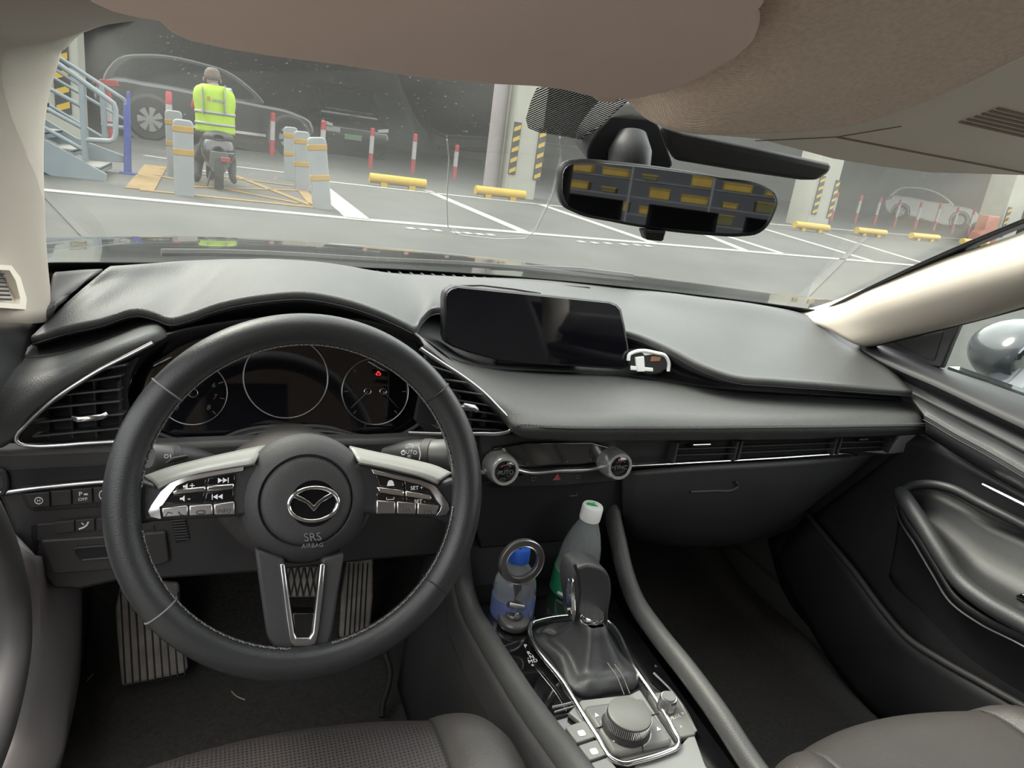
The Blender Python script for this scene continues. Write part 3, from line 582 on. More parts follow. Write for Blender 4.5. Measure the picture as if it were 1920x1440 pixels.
# roof, pillars
roof_front = [V((-.64,.56,1.300)),V((-.45,.60,1.310)),V((-.25,.62,1.300)),py_(1180,190,.62),py_(1225,230,.60),py_(1285,249,.58),py_(1400,251,.56),py_(1560,241,.54),py_(1700,206,.53),py_(1810,168,.52),py_(1925,118,.51),V((.36,.52,1.330)),V((.67,.50,1.245))]
def shf(L_, dy, dz, fx=1.0): return [V((p.x*fx, p.y+dy, p.z+dz)) for p in L_]
def rowy(y, z): return [V((x, y, z - .05*(x/.62)**2)) for x in (-.66,-.48,-.28,-.12,-.06,0,.05,.12,.2,.25,.3,.42,.68)]
r1 = [a.lerp(b,.45)+V((0,0,-.004)) for a,b in zip(roof_front, rowy(.30,1.365))]
ceil = loft('ceiling_lining', [shf(roof_front,.03,.012), roof_front, [a.lerp(b,.12)+V((0,0,-.004)) for a,b in zip(roof_front, rowy(.30,1.365))], r1, rowy(.25,1.37), rowy(-.3,1.40), rowy(-1.0,1.39), rowy(-1.7,1.30)], BEI, None, 4, 4, .012, 1)
ceil.name = 'ceiling'; tag(ceil, 'beige woven headliner fabric across the car roof', kind='structure')
rfo = loft('roof_panel', [[V((x*1.0,.66-.06*(x/.6)**2,1.315-.02*(x/.6)**2)) for x in (-.68,-.3,0,.3,.68)], [V((x*1.02,-.3,1.45-.06*(x/.6)**2)) for x in (-.68,-.3,0,.3,.68)], [V((x*1.02,-1.75,1.36-.06*(x/.6)**2)) for x in (-.68,-.3,0,.3,.68)]], HPN, None, 4, 4, .01); tag(rfo, 'outer steel roof skin of the car above the headliner', kind='structure')
rA = [px_(a,b,x) for a,b,x in ((1496,593,.655),(1540,581,.685),(1640,544,.675),(1780,491,.655),(1920,447,.635),(2150,345,.61))]
rB = [px_(a,b,x) for a,b,x in ((1550,616,.652),(1598,605,.655),(1690,576,.64),(1810,536,.62),(1920,500,.605),(2150,418,.585))]
rC = [px_(a,b,x) for a,b,x in ((1612,647,.672),(1665,634,.680),(1745,613,.672),(1835,590,.662),(1920,565,.650),(2150,500,.630))]
rA0 = [p+V((.02,.03,.0)) for p in rA]; rC2 = [p+V((.04,-.0,.0)) for p in rC]
tr1 = loft('trim_1', [rA0, rA, rB, rC, rC2], PIL, None, 5, 5, .004); tag(tr1, 'bright beige pillar trim on the passenger side of the windscreen', kind='structure')
lA = [px_(a,b,x) for a,b,x in ((92,590,-.668),(80,500,-.667),(71,380,-.662),(68,260,-.652),(75,182,-.637),(90,126,-.62))] + [py_(115,86,.78),py_(155,56,.70),py_(212,38,.65),py_(310,24,.62)]
lB = [px_(a,b,x) for a,b,x in ((64,606,-.655),(40,500,-.655),(18,380,-.65),(6,260,-.64),(10,160,-.625),(22,100,-.61))] + [py_(48,52,.64),py_(92,16,.60),py_(150,-10,.58),py_(250,-40,.57)]
lC = [px_(a,b,x) for a,b,x in ((-20,606,-.665),(-60,500,-.675),(-100,380,-.675),(-120,260,-.665),(-120,150,-.65),(-110,60,-.635))] + [py_(-80,0,.56),py_(-20,-60,.54),py_(80,-100,.53),py_(200,-140,.52)]
lA0 = [p+V((-.03,.05,0)) for p in lA]
tr2 = loft('trim_2', [lA0, lA, lB, lC, [p+V((-.04,-.05,.01)) for p in lC]], PIL, None, 4, 5, .004); tag(tr2, 'beige pillar trim on the driver side with a slotted speaker grille', kind='structure')
gf = Frame(px_(14,535,-.655), px_(30,535,-.657)-px_(14,535,-.655), (0,.1,1))
ring('speaker_surround', gf, [gf.uv(a,b) for a,b in ((-20,495),(8,497),(26,520),(38,560),(36,580),(-20,576))], [gf.uv(a,b) for a,b in ((-20,505),(4,506),(16,525),(25,558),(24,570),(-20,566))], -.002, .006, BEP, tr2, .001)
for k in range(7):
    yy = 512+8*k; tube('grille_slot', [gf.hit(-18,yy,.003), gf.hit(6+2.4*k,yy+1.5,.003)], .0012, DRK, tr2, 6)
# rear bulkhead and rear frame so that the cabin is enclosed behind the camera
GSK = mat('shell_dark', (.06,.058,.055), .8, var=(5,.1))
reb = thing('rear_bulkhead', (0,-1.45,.55), 'dark rear seat back and rear window frame of the cabin', None, None, 'structure')
loft('rear_seat_back', [[V((x,-1.15,.55)) for x in (-.68,0,.68)],[V((x,-1.28,.85)) for x in (-.68,0,.68)],[V((x,-1.40,.98)) for x in (-.68,0,.68)],[V((x,-1.75,.99)) for x in (-.68,0,.68)]], LEA, reb, 4, 4, .05)
for hx_ in (-.36,0,.36): loft('rear_headrest', [[V((hx_+x,-1.36,z)) for x in (-.13,-.07,0,.07,.13)] for z in (.98,1.07,1.15)], LEA, reb, 3, 3, .06)
for sg in (-1,1): loft('rear_pillar', [[V((sg*.70,-1.0,.45)),V((sg*.70,-1.9,.6))],[V((sg*.69,-1.05,.95)),V((sg*.66,-1.9,.98))],[V((sg*.62,-1.2,1.25)),V((sg*.60,-1.75,1.28))]], BEP, reb, 3, 4, .03)
for sg in (-1,1): tube('door_pillar', [V((sg*.72,-.25,.3)),V((sg*.71,-.28,.95)),V((sg*.62,-.35,1.36))], .05, BEP, reb, 8)
sdl = [V((-.69,.60,1.20)),V((-.66,.35,1.30)),V((-.66,0,1.34)),V((-.66,-.6,1.34)),V((-.64,-1.6,1.26))]
tube('roof_rail', sdl, .035, BEP, reb, 8, smooth=24); tube('roof_rail', [V((-p.x,p.y,p.z)) for p in sdl], .035, BEP, reb, 8, smooth=24)

sidew = thing('body_side', (.75,1.2,.3), 'dark kick panel and body side at the passenger footwell', None, None, 'structure')
for sg in (-1,1):
    bs_ = sidew if sg > 0 else thing('body_side', (-.75,1.2,.3), 'dark body side ahead of the open driver door', None, None, 'structure')
    fin('kick_plate', *box_geo((sg*.735,1.15,.53), (.03,.62,.72)), GSK, bs_)
    fin('sill', *box_geo((sg*.735,.0,.27), (.06,3.0,.16)), GSK, bs_)
fin('door_outer_skin', *box_geo((.79,.28,.62), (.03,1.16,.60)), HPN, sidew)
fin('rear_door_skin', *box_geo((.77,-.95,.62), (.03,1.30,.66)), HPN, sidew)
fin('firewall', *box_geo((0,1.47,.55), (1.48,.04,.60)), GSK, sidew)
fin('underbody', *box_geo((0,.0,.225), (1.46,3.2,.04)), GSK, sidew)

fin('rear_door_skin', *box_geo((-.77,-.95,.62), (.03,1.30,.66)), HPN, bs_)
d2 = thing('door_2', (-.78,.86,.32), 'driver door swung open outside the left edge of the view', None, None, 'structure')
dd = V((-.62,-.785,0)).normalized(); dfr = Frame((-.79,.84,.62), dd, (0,0,1))
prism('door_panel', dfr, [(0,-.32),(1.08,-.30),(1.12,.30),(.9,.33),(.05,.33)], -.05, .05, GSK, d2, .02)
prism('window_frame', dfr, [(.0,.33),(.04,.33),(.45,.66),(.95,.68),(1.08,.33),(1.12,.33),(.98,.72),(.43,.70)], -.015, .015, PLA, d2)
prism('armrest', dfr, rrect(.55,.05,.6,.08,.03), -.11, -.05, LEA, d2, .01)
# ================================================================== DASHBOARD
dash = thing('dashboard', (0,.95,.5), 'black leather-topped dashboard spanning the cabin under the windscreen', 'dashboard')
COLS = [ # per column: back, upper, lower, lip as (px,py,y)
 ((196,507,1.07),(152,545,1.04),(103,590,1.0),(59,633,.955)),
 ((262,498,1.10),(225,525,1.06),(170,565,1.0),(118,615,.955)),
 ((320,492,1.13),(280,520,1.08),(232,556,1.02),(190,599,.955)),
 ((372,489,1.15),(340,518,1.09),(300,550,1.02),(258,580,.955)),
 ((400,488,1.15),(370,518,1.08),(328,556,1.01),(290,587,.948)),
 ((425,487,1.14),(395,520,1.07),(355,562,.99),(318,597,.935)),
 ((450,487,1.12),(425,515,1.05),(390,550,.98),(352,590,.922)),
 ((485,487,1.09),(465,510,1.03),(440,536,.97),(408,570,.91)),
 ((530,488,1.07),(520,504,1.01),(512,525,.955),(500,553,.90)),
 ((590,492,1.07),(585,506,1.01),(578,525,.955),(567,549,.898)),
 ((650,500,1.09),(648,516,1.02),(645,536,.965),(640,561,.903)),
 ((700,509,1.13),(704,530,1.04),(708,556,.975),(708,583,.914)),
 ((738,514,1.17),(748,542,1.06),(760,574,.99),(760,607,.926)),
 ((760,516,1.19),(776,545,1.08),(788,580,1.0),(776,615,.932)),
 ((785,517,1.20),(802,540,1.10),(808,563,1.03),(789,599,.955)),
 ((815,518,1.21),(832,540,1.12),(836,560,1.06),(806,582,.99)),
 ((890,521,1.22),(895,540,1.14),(890,562,1.09),(860,580,1.045)),
 ((1000,525,1.25),(1000,548,1.17),(1000,575,1.10),(1000,600,1.06)),
 ((1110,534,1.25),(1110,556,1.18),(1110,585,1.10),(1110,612,1.05)),
 ((1160,540,1.24),(1172,562,1.17),(1180,592,1.09),(1180,624,1.025)),
 ((1260,551,1.20),(1272,580,1.13),(1272,615,1.05),(1257,656,.975)),
 ((1330,560,1.18),(1345,595,1.10),(1340,640,1.01),(1320,689,.925)),
 ((1380,566,1.16),(1400,606,1.08),(1400,655,.99),(1375,708,.90)),
 ((1450,577,1.13),(1460,616,1.05),(1465,660,.97),(1450,715,.885)),
 ((1500,588,1.11),(1530,630,1.03),(1550,675,.95),(1550,722,.868)),
 ((1555,608,1.07),(1590,645,1.0),(1620,685,.93),(1640,729,.855)),
 ((1605,638,1.02),(1640,665,.97),(1678,700,.90),(1710,734,.845))]
rows = [[py_(*c[k]) for c in COLS] for k in range(4)]
back = [V((p.x, max(p.y+.06, 1.275-.17*(p.x/.72)**2), min(.945,p.z-.005))) for p in rows[0]]
lip = rows[3]
upper_pad = loft('upper_pad', [back] + rows[:3] + [[a.lerp(b,.86) for a,b in zip(rows[2],lip)], lip] + [[p+V((0,.001,-.007)) for p in lip], [p+V((0,.012,-.013)) for p in lip], [p+V((0,.06,-.018)) for p in lip]], PAD, dash, 4, 4, .002)
seam = tube('seam', [p for c in [crp([q+V((0,-.0012,-.0085)) for q in lip],4)] for p in c], .0011, DRK, dash, 5)
# defroster grille along the windscreen base
for k in range(20):
    x = -.26+.0235*k; p = V((x, 1.225-.10*(x/.72)**2, .9515)); c = V((p.x,p.y,p.z))
gbase = loft('defroster_grille', [[V((-.27+.06*i, 1.262-.15*((-.27+.06*i)/.72)**2, .9500)) for i in range(9)], [V((-.27+.06*i, 1.232-.15*((-.27+.06*i)/.72)**2, .9535)) for i in range(9)]], DRK, dash, 3, 2, .004)
for k in range(24):
    x = -.262+.0205*k; y = 1.2435-.15*(x/.72)**2; box('grille_bar', (x,y+.003,.9535), (.004,.030,.003), PLB, gbase)
# left wedge beside the pillar
loft('side_wedge', [[py_(102,512,1.06),py_(150,509,1.09),py_(192,508,1.11)],[py_(90,552,1.03),py_(125,540,1.05),py_(180,516,1.09)],[py_(75,582,1.0),py_(95,573,1.01),py_(130,553,1.04)],[py_(60,596,.985),py_(78,593,.985),py_(100,577,1.0)],[py_(62,606,.99),py_(80,602,.99),py_(95,588,1.01)]], PLB, dash, 4, 4, .006)
# dark recess under the lip, left of the cluster
ru = [p+V((0,.045,-.014)) for p in lip]
ru_l = [px for px in ru[:7]]
vtop = [(30,673,.95),(95,669,.955),(165,650,.96),(235,624,.965),(270,610,.968),(300,606,.968),(322,622,.965)]
loft('recess_panel', [ru_l, [p.lerp(py_(*q),.5)+V((0,.004,0)) for p,q in zip(ru_l,vtop)], [py_(*q) for q in vtop]], PLA, dash, 4, 4, .003)
# left vent surround pad
q0 = [(20,676,.95),(95,669,.952),(165,650,.957),(235,624,.962),(270,610,.965),(300,606,.965),(322,622,.962)]
q1 = [(-40,715,.885),(50,700,.885),(130,676,.89),(215,643,.90),(258,626,.91),(290,619,.92),(316,628,.94)]
q2 = [(-70,770,.84),(15,735,.845),(95,703,.85),(180,665,.862),(235,644,.874),(278,631,.892),(306,636,.915)]
q3 = [(-80,830,.825),(2,780,.83),(70,735,.838),(150,692,.85),(215,662,.864),(262,645,.88),(292,642,.90)]
q4 = [(-82,860,.83),(24,826,.84),(55,784,.845),(130,730,.853),(205,686,.866),(255,658,.880),(286,645,.898)]
loft('vent_surround', [[py_(*a) for a in q] for q in (q0,q1,q2,q3,q4)], PAD, dash, 5, 5, .003)
# left air vent
vf = Frame((-.56,.842,.80), (1,0,.0), (0,.12,1))
lv = pprism('air_vent', vf, [(34,826),(60,790),(100,757),(160,720),(225,685),(262,668),(246,700),(236,740),(240,790),(246,826),(140,833),(60,833)], -.06, -.045, DRK, dash)
for (a,b),(c,d) in (((60,818),(236,802)),((52,793),(232,776)),((70,766),(225,752)),((95,742),(226,730)),((150,716),(228,704)),((190,692),(236,684))):
    P, Q = vf.hit(a,b,-.008), vf.hit(c,d,-.008); ax = (Q-P); m_ = (P+Q)/2
    box('slat', m_+V((0,.014,-.004)), (ax.length,.030,.0025), PLA, lv, .0008, ax, V((0,1,-.25)))
for k in range(4):
    P = vf.hit(90+45*k,815,-.03); box('vane', P+V((0,.012,.03)), (.002,.02,.07), PLA, lv)
tb = tube('vent_tab', [vf.hit(138,783,.004),vf.hit(146,786,.008),vf.hit(190,781,.008),vf.hit(198,777,.004)], .0035, CHR, lv, 8); 
tube('vent_trim', [vf.hit(a,b,.006) for a,b in ((287,643),(240,667),(190,692),(150,716),(110,742),(70,775),(45,800),(30,820),(31,828),(40,833),(60,836),(110,835),(160,831),(216,828),(245,826))], .0026, SAT, dash, 8, smooth=60)
# instrument cluster hood + face
cf = Frame((-.37,.985,.845), (1,0,0), (0,math.sin(.36),math.cos(.36)))
lipc = lip[5:14]; 
mid_ = [(322,618,.955),(352,607,.955),(408,590,.955),(500,575,.955),(567,571,.955),(640,580,.955),(708,600,.955),(760,624,.955),(776,633,.955)]
inn_ = [(300,668,.985),(340,645,.995),(400,625,1.0),(500,611,1.0),(567,607,1.0),(640,615,1.0),(708,634,.995),(765,662,.985),(800,690,.975)]
loft('cluster_hood', [[p+V((0,.012,-.013)) for p in lipc], [py_(*a) for a in mid_], [py_(*a) for a in inn_]], PLA, dash, 4, 4, .003)
face_px = [(238,745),(248,705),(275,670),(330,642),(420,622),(560,612),(700,625),(775,655),(822,700),(832,745),(815,785),(770,812),(715,822),(665,812),(620,802),(540,798),(470,803),(425,818),(370,827),(310,815),(262,792)]
face = pprism('cluster_face', cf, face_px, -.02, 0, SCR, dash, .002, 90)
bz_o = smooth2([cf.uv(a+(a-535)*.035, b+(b-720)*.05, .02) for a,b in face_px], 90); bz_i = smooth2([cf.uv(a,b,.0) for a,b in face_px], 90)
nb = 90; vs_ = [cf.pt(u,v,0.004) for u,v in bz_i] + [cf.pt(u*1.0,v,.022) for u,v in bz_o] + [cf.pt(u*1.03,v*1.04,.075) for u,v in bz_o]
fs = [(k*nb+i,k*nb+(i+1)%nb,(k+1)*nb+(i+1)%nb,(k+1)*nb+i) for k in range(2) for i in range(nb)]
fin('cluster_bezel', vs_, fs, PLA, dash, 60, [('solid',.003,0)])
tube('bezel_edge', [cf.pt(u,v,.022) for u,v in bz_o], .0016, PLB, dash, 6, True)
tube('bezel_lower_lip', [cf.hit(a,b,.03) for a,b in ((292,812),(330,826),(370,831),(410,826),(445,811),(480,803),(540,800),(620,803),(660,815),(700,824),(740,820),(780,800),(810,775))], .0035, PLB, dash, 8, smooth=50)
gm = []
for cx, cy, rp in ((362,737,65),(537,708,79),(704,734,62)):
    u, v = cf.uv(cx,cy); u2, v2 = cf.uv(cx+rp,cy); R_ = ((u2-u)**2+(v2-v)**2)**.5
    rg = ring('gauge_ring', cf, circ(u,v,R_,56), circ(u,v,R_*.965,56), 0, .004, SAT, face, .0006)
    gm.append((u,v,R_))
GDP = mat('dim_gauge_print', (.10,.10,.105), .5, var=(30,.05)); GRD = mat('dim_red_print', (.16,.03,.03), .5, var=(30,.05))
u,v,R_ = gm[0]
for k in range(9):
    a = math.radians(225-33.75*k); c_, s_ = math.cos(a), math.sin(a)
    prism('scale_tick', Frame(cf.pt(u+c_*R_*.86,v+s_*R_*.86), cf.X*c_+cf.Y*s_, cf.Y*c_-cf.X*s_), rrect(0,0,R_*.14,R_*.03,.0002,1), 0, .0012, GRD if k > 6 else GDP, face)
    text('scale_number', str(k), cf, u+c_*R_*.64, v+s_*R_*.64, R_*.22, .0008, GDP, face, shear=.2)
tube('needle_hub', [cf.pt(u+R_*.13*math.cos(a),v+R_*.13*math.sin(a),.003) for a in [2*math.pi*i/20 for i in range(20)]], .0006, SAT, face, 6, True)
u,v,R_ = gm[2]
for du, a in ((-.24,225),(.22,-48)):
    a = math.radians(a); uu_ = u+du*R_; tube('needle_hub', [cf.pt(uu_+R_*.10*math.cos(q),v+R_*.08*math.sin(q),.003) for q in [2*math.pi*i/20 for i in range(20)]], .0007, SAT, face, 6, True)
    tube('needle', [cf.pt(uu_,v,.004), cf.pt(uu_+math.cos(a)*R_*.68, v+math.sin(a)*R_*.68,.004)], [.0011,.0005], SAT, face, 6)
for a in (180,225,135,0,45,-45):
    a_ = math.radians(a); c_, s_ = math.cos(a_), math.sin(a_); prism('scale_tick', Frame(cf.pt(u+c_*R_*.86,v+s_*R_*.86), cf.X*c_+cf.Y*s_, cf.Y*c_-cf.X*s_), rrect(0,0,R_*.12,R_*.025,.0002,1), 0, .0012, GDP, face)
WRN = mat('warning_lamp_red', (.5,.02,.02), .5, emis=((1,.03,.03),1.6), var=(20,.05))
wu, wv_ = cf.uv(709,700); join('warning_lamp', [tube_geo([cf.pt(wu+a,wv_+b,.002) for a,b in P],.00035,6) for P in (((-.0028,-.0025),(-.0028,0),(-.0016,.0008),(-.001,.0028),(.001,.0028),(.0016,.0008),(.0028,0),(.0028,-.0025),(-.0028,-.0025)),((-.0016,.0008),(.0016,.0008)),((-.0038,-.0008),(-.003,-.0018)),((.0038,-.0008),(.003,-.0018)))], WRN, face)
# right vent of the driver pod
vf2 = Frame((-.12,.825,.81), (1,0,0), (0,.12,1))
rv = pprism('air_vent', vf2, [(800,668),(850,700),(895,735),(930,770),(952,795),(950,805),(930,812),(800,812),(780,790),(790,740)], -.06, -.045, DRK, dash)
for (a,b),(c,d) in (((812,682),(852,700)),((815,708),(878,718)),((830,727),(905,740)),((835,745),(928,762)),((850,764),(940,778)),((862,786),(950,792)),((850,806),(942,806))):
    P, Q = vf2.hit(a-30,b-4,-.008), vf2.hit(c,d,-.008); ax = Q-P; box('slat', (P+Q)/2+V((0,.014,-.004)), (ax.length,.030,.0025), PLA, rv, .0008, ax, V((0,1,-.25)))
for k in range(3): box('vane', vf2.hit(858+26*k,785,-.028)+V((0,.012,.006-.004*k)), (.004,.02,.055-.012*k), PLB, rv)
tube('vent_tab', [vf2.hit(866,763,.004),vf2.hit(870,761,.008),vf2.hit(888,764,.008),vf2.hit(893,769,.004)], .004, SAT, rv, 8)
tube('vent_trim', [vf2.hit(a,b,.006) for a,b in ((788,654),(830,682),(870,708),(905,735),(935,765),(957,790),(962,800),(957,807),(940,812),(900,813),(850,814),(765,812))], .0026, SAT, dash, 8, smooth=50)
# passenger mid pad with leather roll
M0 = [(770,622,.945),(800,648,.95),(850,676,.965),(920,692,.985),(1000,697,1.0),(1180,707,.99),(1280,722,.965),(1370,733,.945),(1500,741,.92),(1640,749,.89),(1722,757,.868)]
M1 = [(782,628,.915),(830,668,.915),(885,700,.915),(955,722,.915),(1020,730,.915),(1185,736,.912),(1285,743,.905),(1375,750,.895),(1500,756,.882),(1640,761,.865),(1727,766,.852)]
M2 = [(792,640,.888),(850,688,.87),(908,727,.86),(975,752,.855),(1030,760,.852),(1190,763,.85),(1290,766,.85),(1380,769,.848),(1500,772,.843),(1640,773,.835),(1730,775,.83)]
M3 = [(795,648,.880),(865,706,.856),(925,754,.838),(980,782,.818),(1035,787,.812),(1195,787,.812),(1292,788,.812),(1382,788,.812),(1500,788,.812),(1640,786,.810),(1733,786,.812)]
M4 = [(792,651,.882),(872,718,.856),(938,776,.832),(968,800,.808),(1038,803,.800),(1197,804,.800),(1293,804,.800),(1383,803,.800),(1500,802,.800),(1640,800,.798),(1735,799,.800)]
M5 = [(788,652,.890),(872,722,.862),(940,783,.838),(966,812,.814),(1038,824,.812),(1197,825,.812),(1293,824,.812),(1383,823,.812),(1500,822,.812),(1640,818,.810),(1736,813,.812)]
mid = loft('mid_pad', [[py_(*a) for a in q] for q in (M0,M1,M2,M3,M4,M5)], PAD, dash, 5, 5, .003)
stl = crp([py_(a,b,c-.0015) for a,b,c in M4[3:]], 8); tube('stitched_seam', stl, .0013, DRK, mid, 6)
st_ = cr([py_(a,b-5,c) for a,b,c in M4[3:]], 150); join('stitching', [tube_geo([st_[i]+V((0,-.0012,.0008)),st_[i].lerp(st_[i+1],.62)+V((0,-.0012,.0008))],.0006,5) for i in range(149)], STI, mid)['kind'] = 'stuff'
rr_ = [p+V((0,.05,-.014)) for p in lip[14:]]; mm_ = [py_(770,622,.95),py_(800,648,.955),py_(860,678,.975),py_(1000,697,1.01),py_(1110,702,1.005),py_(1180,707,1.0),py_(1257,719,.98),py_(1320,727,.965),py_(1375,733,.955),py_(1450,738,.94),py_(1550,744,.92),py_(1640,749,.90),py_(1716,755,.878)]
rr_ = rr_[:13]
loft('recess_panel', [rr_, [a.lerp(b,.5)+V((0,.012,0)) for a,b in zip(rr_,mm_)], mm_], PLA, dash, 4, 4, .003)
# fascia below the roll: vents, chrome strip, climate panel
hf = Frame((0,.835,.76), (1,0,0), (0,-.05,1))
fas = pprism('fascia_panel', hf, [(900,812),(1100,820),(1400,820),(1640,814),(1722,812),(1700,850),(1630,858),(1400,868),(1190,880),(900,905)], -.10, -.012, PLA, dash, .004)
for nm, P, ns_ in (('air_vent',[(1264,828),(1376,825),(1372,860),(1260,863)],2),('air_vent',[(1386,824),(1562,817),(1556,851),(1378,858)],2),('air_vent',[(1570,817),(1668,817),(1655,845),(1566,850)],2)):
    av = pprism(nm, hf, P, -.012, -.009, DRK, dash)
    for k in range(1,ns_+1):
        f_ = k/(ns_+1); A = [P[0][i]+(P[3][i]-P[0][i])*f_ for i in (0,1)]; B_ = [P[1][i]+(P[2][i]-P[1][i])*f_ for i in (0,1)]
        a, b = hf.hit(A[0],A[1],-.004), hf.hit(B_[0],B_[1],-.004); box('slat', (a+b)/2, ((b-a).length,.018,.002), PLA, av, .0006, b-a, V((0,1,-.2)))
    for q in (0,1):
        a, b = hf.hit(*P[q*1 if q == 0 else 1],-.004), hf.hit(*P[3 if q == 0 else 2],-.004); box('vent_divider', (a+b)/2, (.004,.018,(b-a).length), PLB, av, .0006)
tube('vent_tab', [hf.hit(1298,834,.0),hf.hit(1330,833,.0)], .0035, CHR, dash, 8); tube('vent_tab', [hf.hit(1610,824,.0),hf.hit(1626,823,.0)], .003, SAT, dash, 8)
tube('chrome_strip', [hf.hit(a,b,.0) for a,b in ((1182,872),(1300,866),(1450,858),(1560,851),(1592,850),(1605,853))], .0036, CHR, dash, 8, smooth=30, flat=.7)
tube('chrome_strip', [hf.hit(a,b,.0) for a,b in ((966,880),(985,885),(1050,882),(1120,877),(1138,872))], .004, SAT, dash, 8, smooth=24); tube('chrome_strip', [hf.hit(a,b,-.002) for a,b in ((896,884),(915,885),(922,880))], .0032, SAT, dash, 8, smooth=12)
CLR = mat('clear_trim_plastic', (.30,.31,.32), .12, coat=1, var=(20,.1))
pprism('corner_cap', hf, [(1622,848),(1668,846),(1690,816),(1718,812),(1720,826),(1700,850),(1660,853)], -.02, -.006, CLR, dash, .003)
upn = pprism('climate_panel', hf, [(925,842),(985,830),(1110,829),(1170,846),(1165,862),(1130,872),(985,880),(925,872)], -.012, -.006, GLO, dash, .002)
lpn = pprism('button_panel', hf, [(935,905),(985,889),(1130,880),(1160,892),(1155,903),(1050,912),(940,915)], -.012, -.005, PLA, dash, .002)
for s, a, b, z in (('o',989,869,.008),('-',1039,866,.012),('+',1064,866,.009),('A/C',1112,864,.006)): u, v = hf.uv(a,b,-.005); text('button_print', s, hf, u, v, z, -.0055, GRP, upn)
u, v = hf.uv(1045,895,-.003); join('hazard_triangle', [tube_geo([hf.pt(u+a,v+b,-.004) for a,b in ((-.006,-.0045),(.006,-.0045),(0,.0055))],.0009,6,True)]+[prism_geo(hf,[(u-.0055,v-.004),(u+.0055,v-.004),(u,v+.005)],-.006,-.0042)], RDP, lpn)
for a, b in ((1001,899),(1084,895)):
    u, v = hf.uv(a,b,-.003); join('demist_symbol', [tube_geo([hf.pt(u+p,v+q,-.0042) for p,q in ((-.004,.0025),(.004,.0025),(.0025,-.0025),(-.0025,-.0025))],.0005,5,True)], GRP, lpn)
KNB = mat('knob_silver', (.75,.75,.75), .25, metal=.75, var=(20,.03))
def knob(px, py, s):
    c = hf.hit(px, py, .022); ax = V((0,-1,.14)).normalized(); k = lathe('climate_knob', [(.0225,-.03),(.0225,-.012),(.0215,.0),(.0195,.0035),(.0160,.0035),(.0152,.002)], c, ax, KNB, dash, 40)
    lathe('knob_face', [(.0150,-.01),(.0150,.0028),(.0138,.0036),(.001,.0036)], c, ax, GLO, k, 32); kf = Frame(c, (1,0,0), (0,.14,1)); text('knob_print', s, kf, 0, -.001, .0085, .0040, GRP, k)
    arc = [kf.pt(.0095*math.cos(a),.0095*math.sin(a),.0038) for a in [math.radians(40+10*i) for i in range(11)]]; tube('knob_arc', arc, .0004, RDP, k, 5)
knob(946,883,'AUTO'); knob(1161,874,'SYNC')
# glove box + lower centre
gb = loft('glove_box', [[py_(1166,884,.85),py_(1300,872,.845),py_(1450,864,.845),py_(1560,857,.845),py_(1640,852,.85)],[py_(1166,930,.845),py_(1300,930,.84),py_(1430,925,.84),py_(1530,912,.84),py_(1600,885,.85)],[py_(1170,985,.87),py_(1290,1000,.86),py_(1410,990,.86),py_(1490,960,.86),py_(1560,915,.86)],[py_(1175,1010,1.0),py_(1290,1020,1.0),py_(1400,1010,1.0),py_(1480,975,1.0),py_(1540,930,.98)]], PLA, dash, 5, 5, .006)
gfm = Frame((.25,.838,.69), (1,0,0), (0,-.02,1))
tube('glove_box_latch', [gfm.hit(a,b,.002) for a,b in ((1295,922),(1340,920),(1376,917),(1385,911),(1378,903))], .0022, PLB, gb, 6, smooth=16)
pprism('centre_lower_panel', hf, [(896,904),(1175,884),(1180,960),(1120,1010),(900,1030),(886,980)], -.06, -.016, DRK, dash, .004)
u, v = hf.uv(1077,932,-.01); join('socket_symbol', [tube_geo([hf.pt(u-.006,v,-.014),hf.pt(u+.006,v,-.014),hf.pt(u+.006,v+.004,-.014)],.0006,5)], GRP, dash)
# driver knee panel, switch rows, drawer
kf = Frame((-.5,.862,.70), (1,0,0), (0,-.04,1))
pprism('knee_panel', kf, [(-60,845),(30,846),(216,838),(520,826),(700,826),(905,816),(905,985),(868,1040),(700,1052),(480,1076),(300,1088),(215,1093),(150,1108),(96,1106),(62,1060),(25,1000),(5,950),(-20,900),(-60,880)], -.025, 0, PLB, dash, .006)
fr2 = pprism('open_tray', kf, [(4,880),(190,871),(240,868),(240,900),(190,899),(25,911),(10,900)], 0, .0012, DRK, dash, .001)
tube('tray_trim', [kf.hit(a,b,.004) for a,b in ((-10,925),(15,922),(80,914),(195,903),(240,900))], .003, SAT, dash, 8, smooth=20)
tube('tray_trim', [kf.hit(a,b,.005) for a,b in ((-20,882),(0,881),(12,908),(4,925),(-12,927))], .003, PLA, dash, 8, smooth=20)
sw = pprism('switch_frame', kf, [(38,926),(190,912),(240,908),(240,948),(190,950),(62,958),(50,952)], 0, .003, PLA, dash, .001)
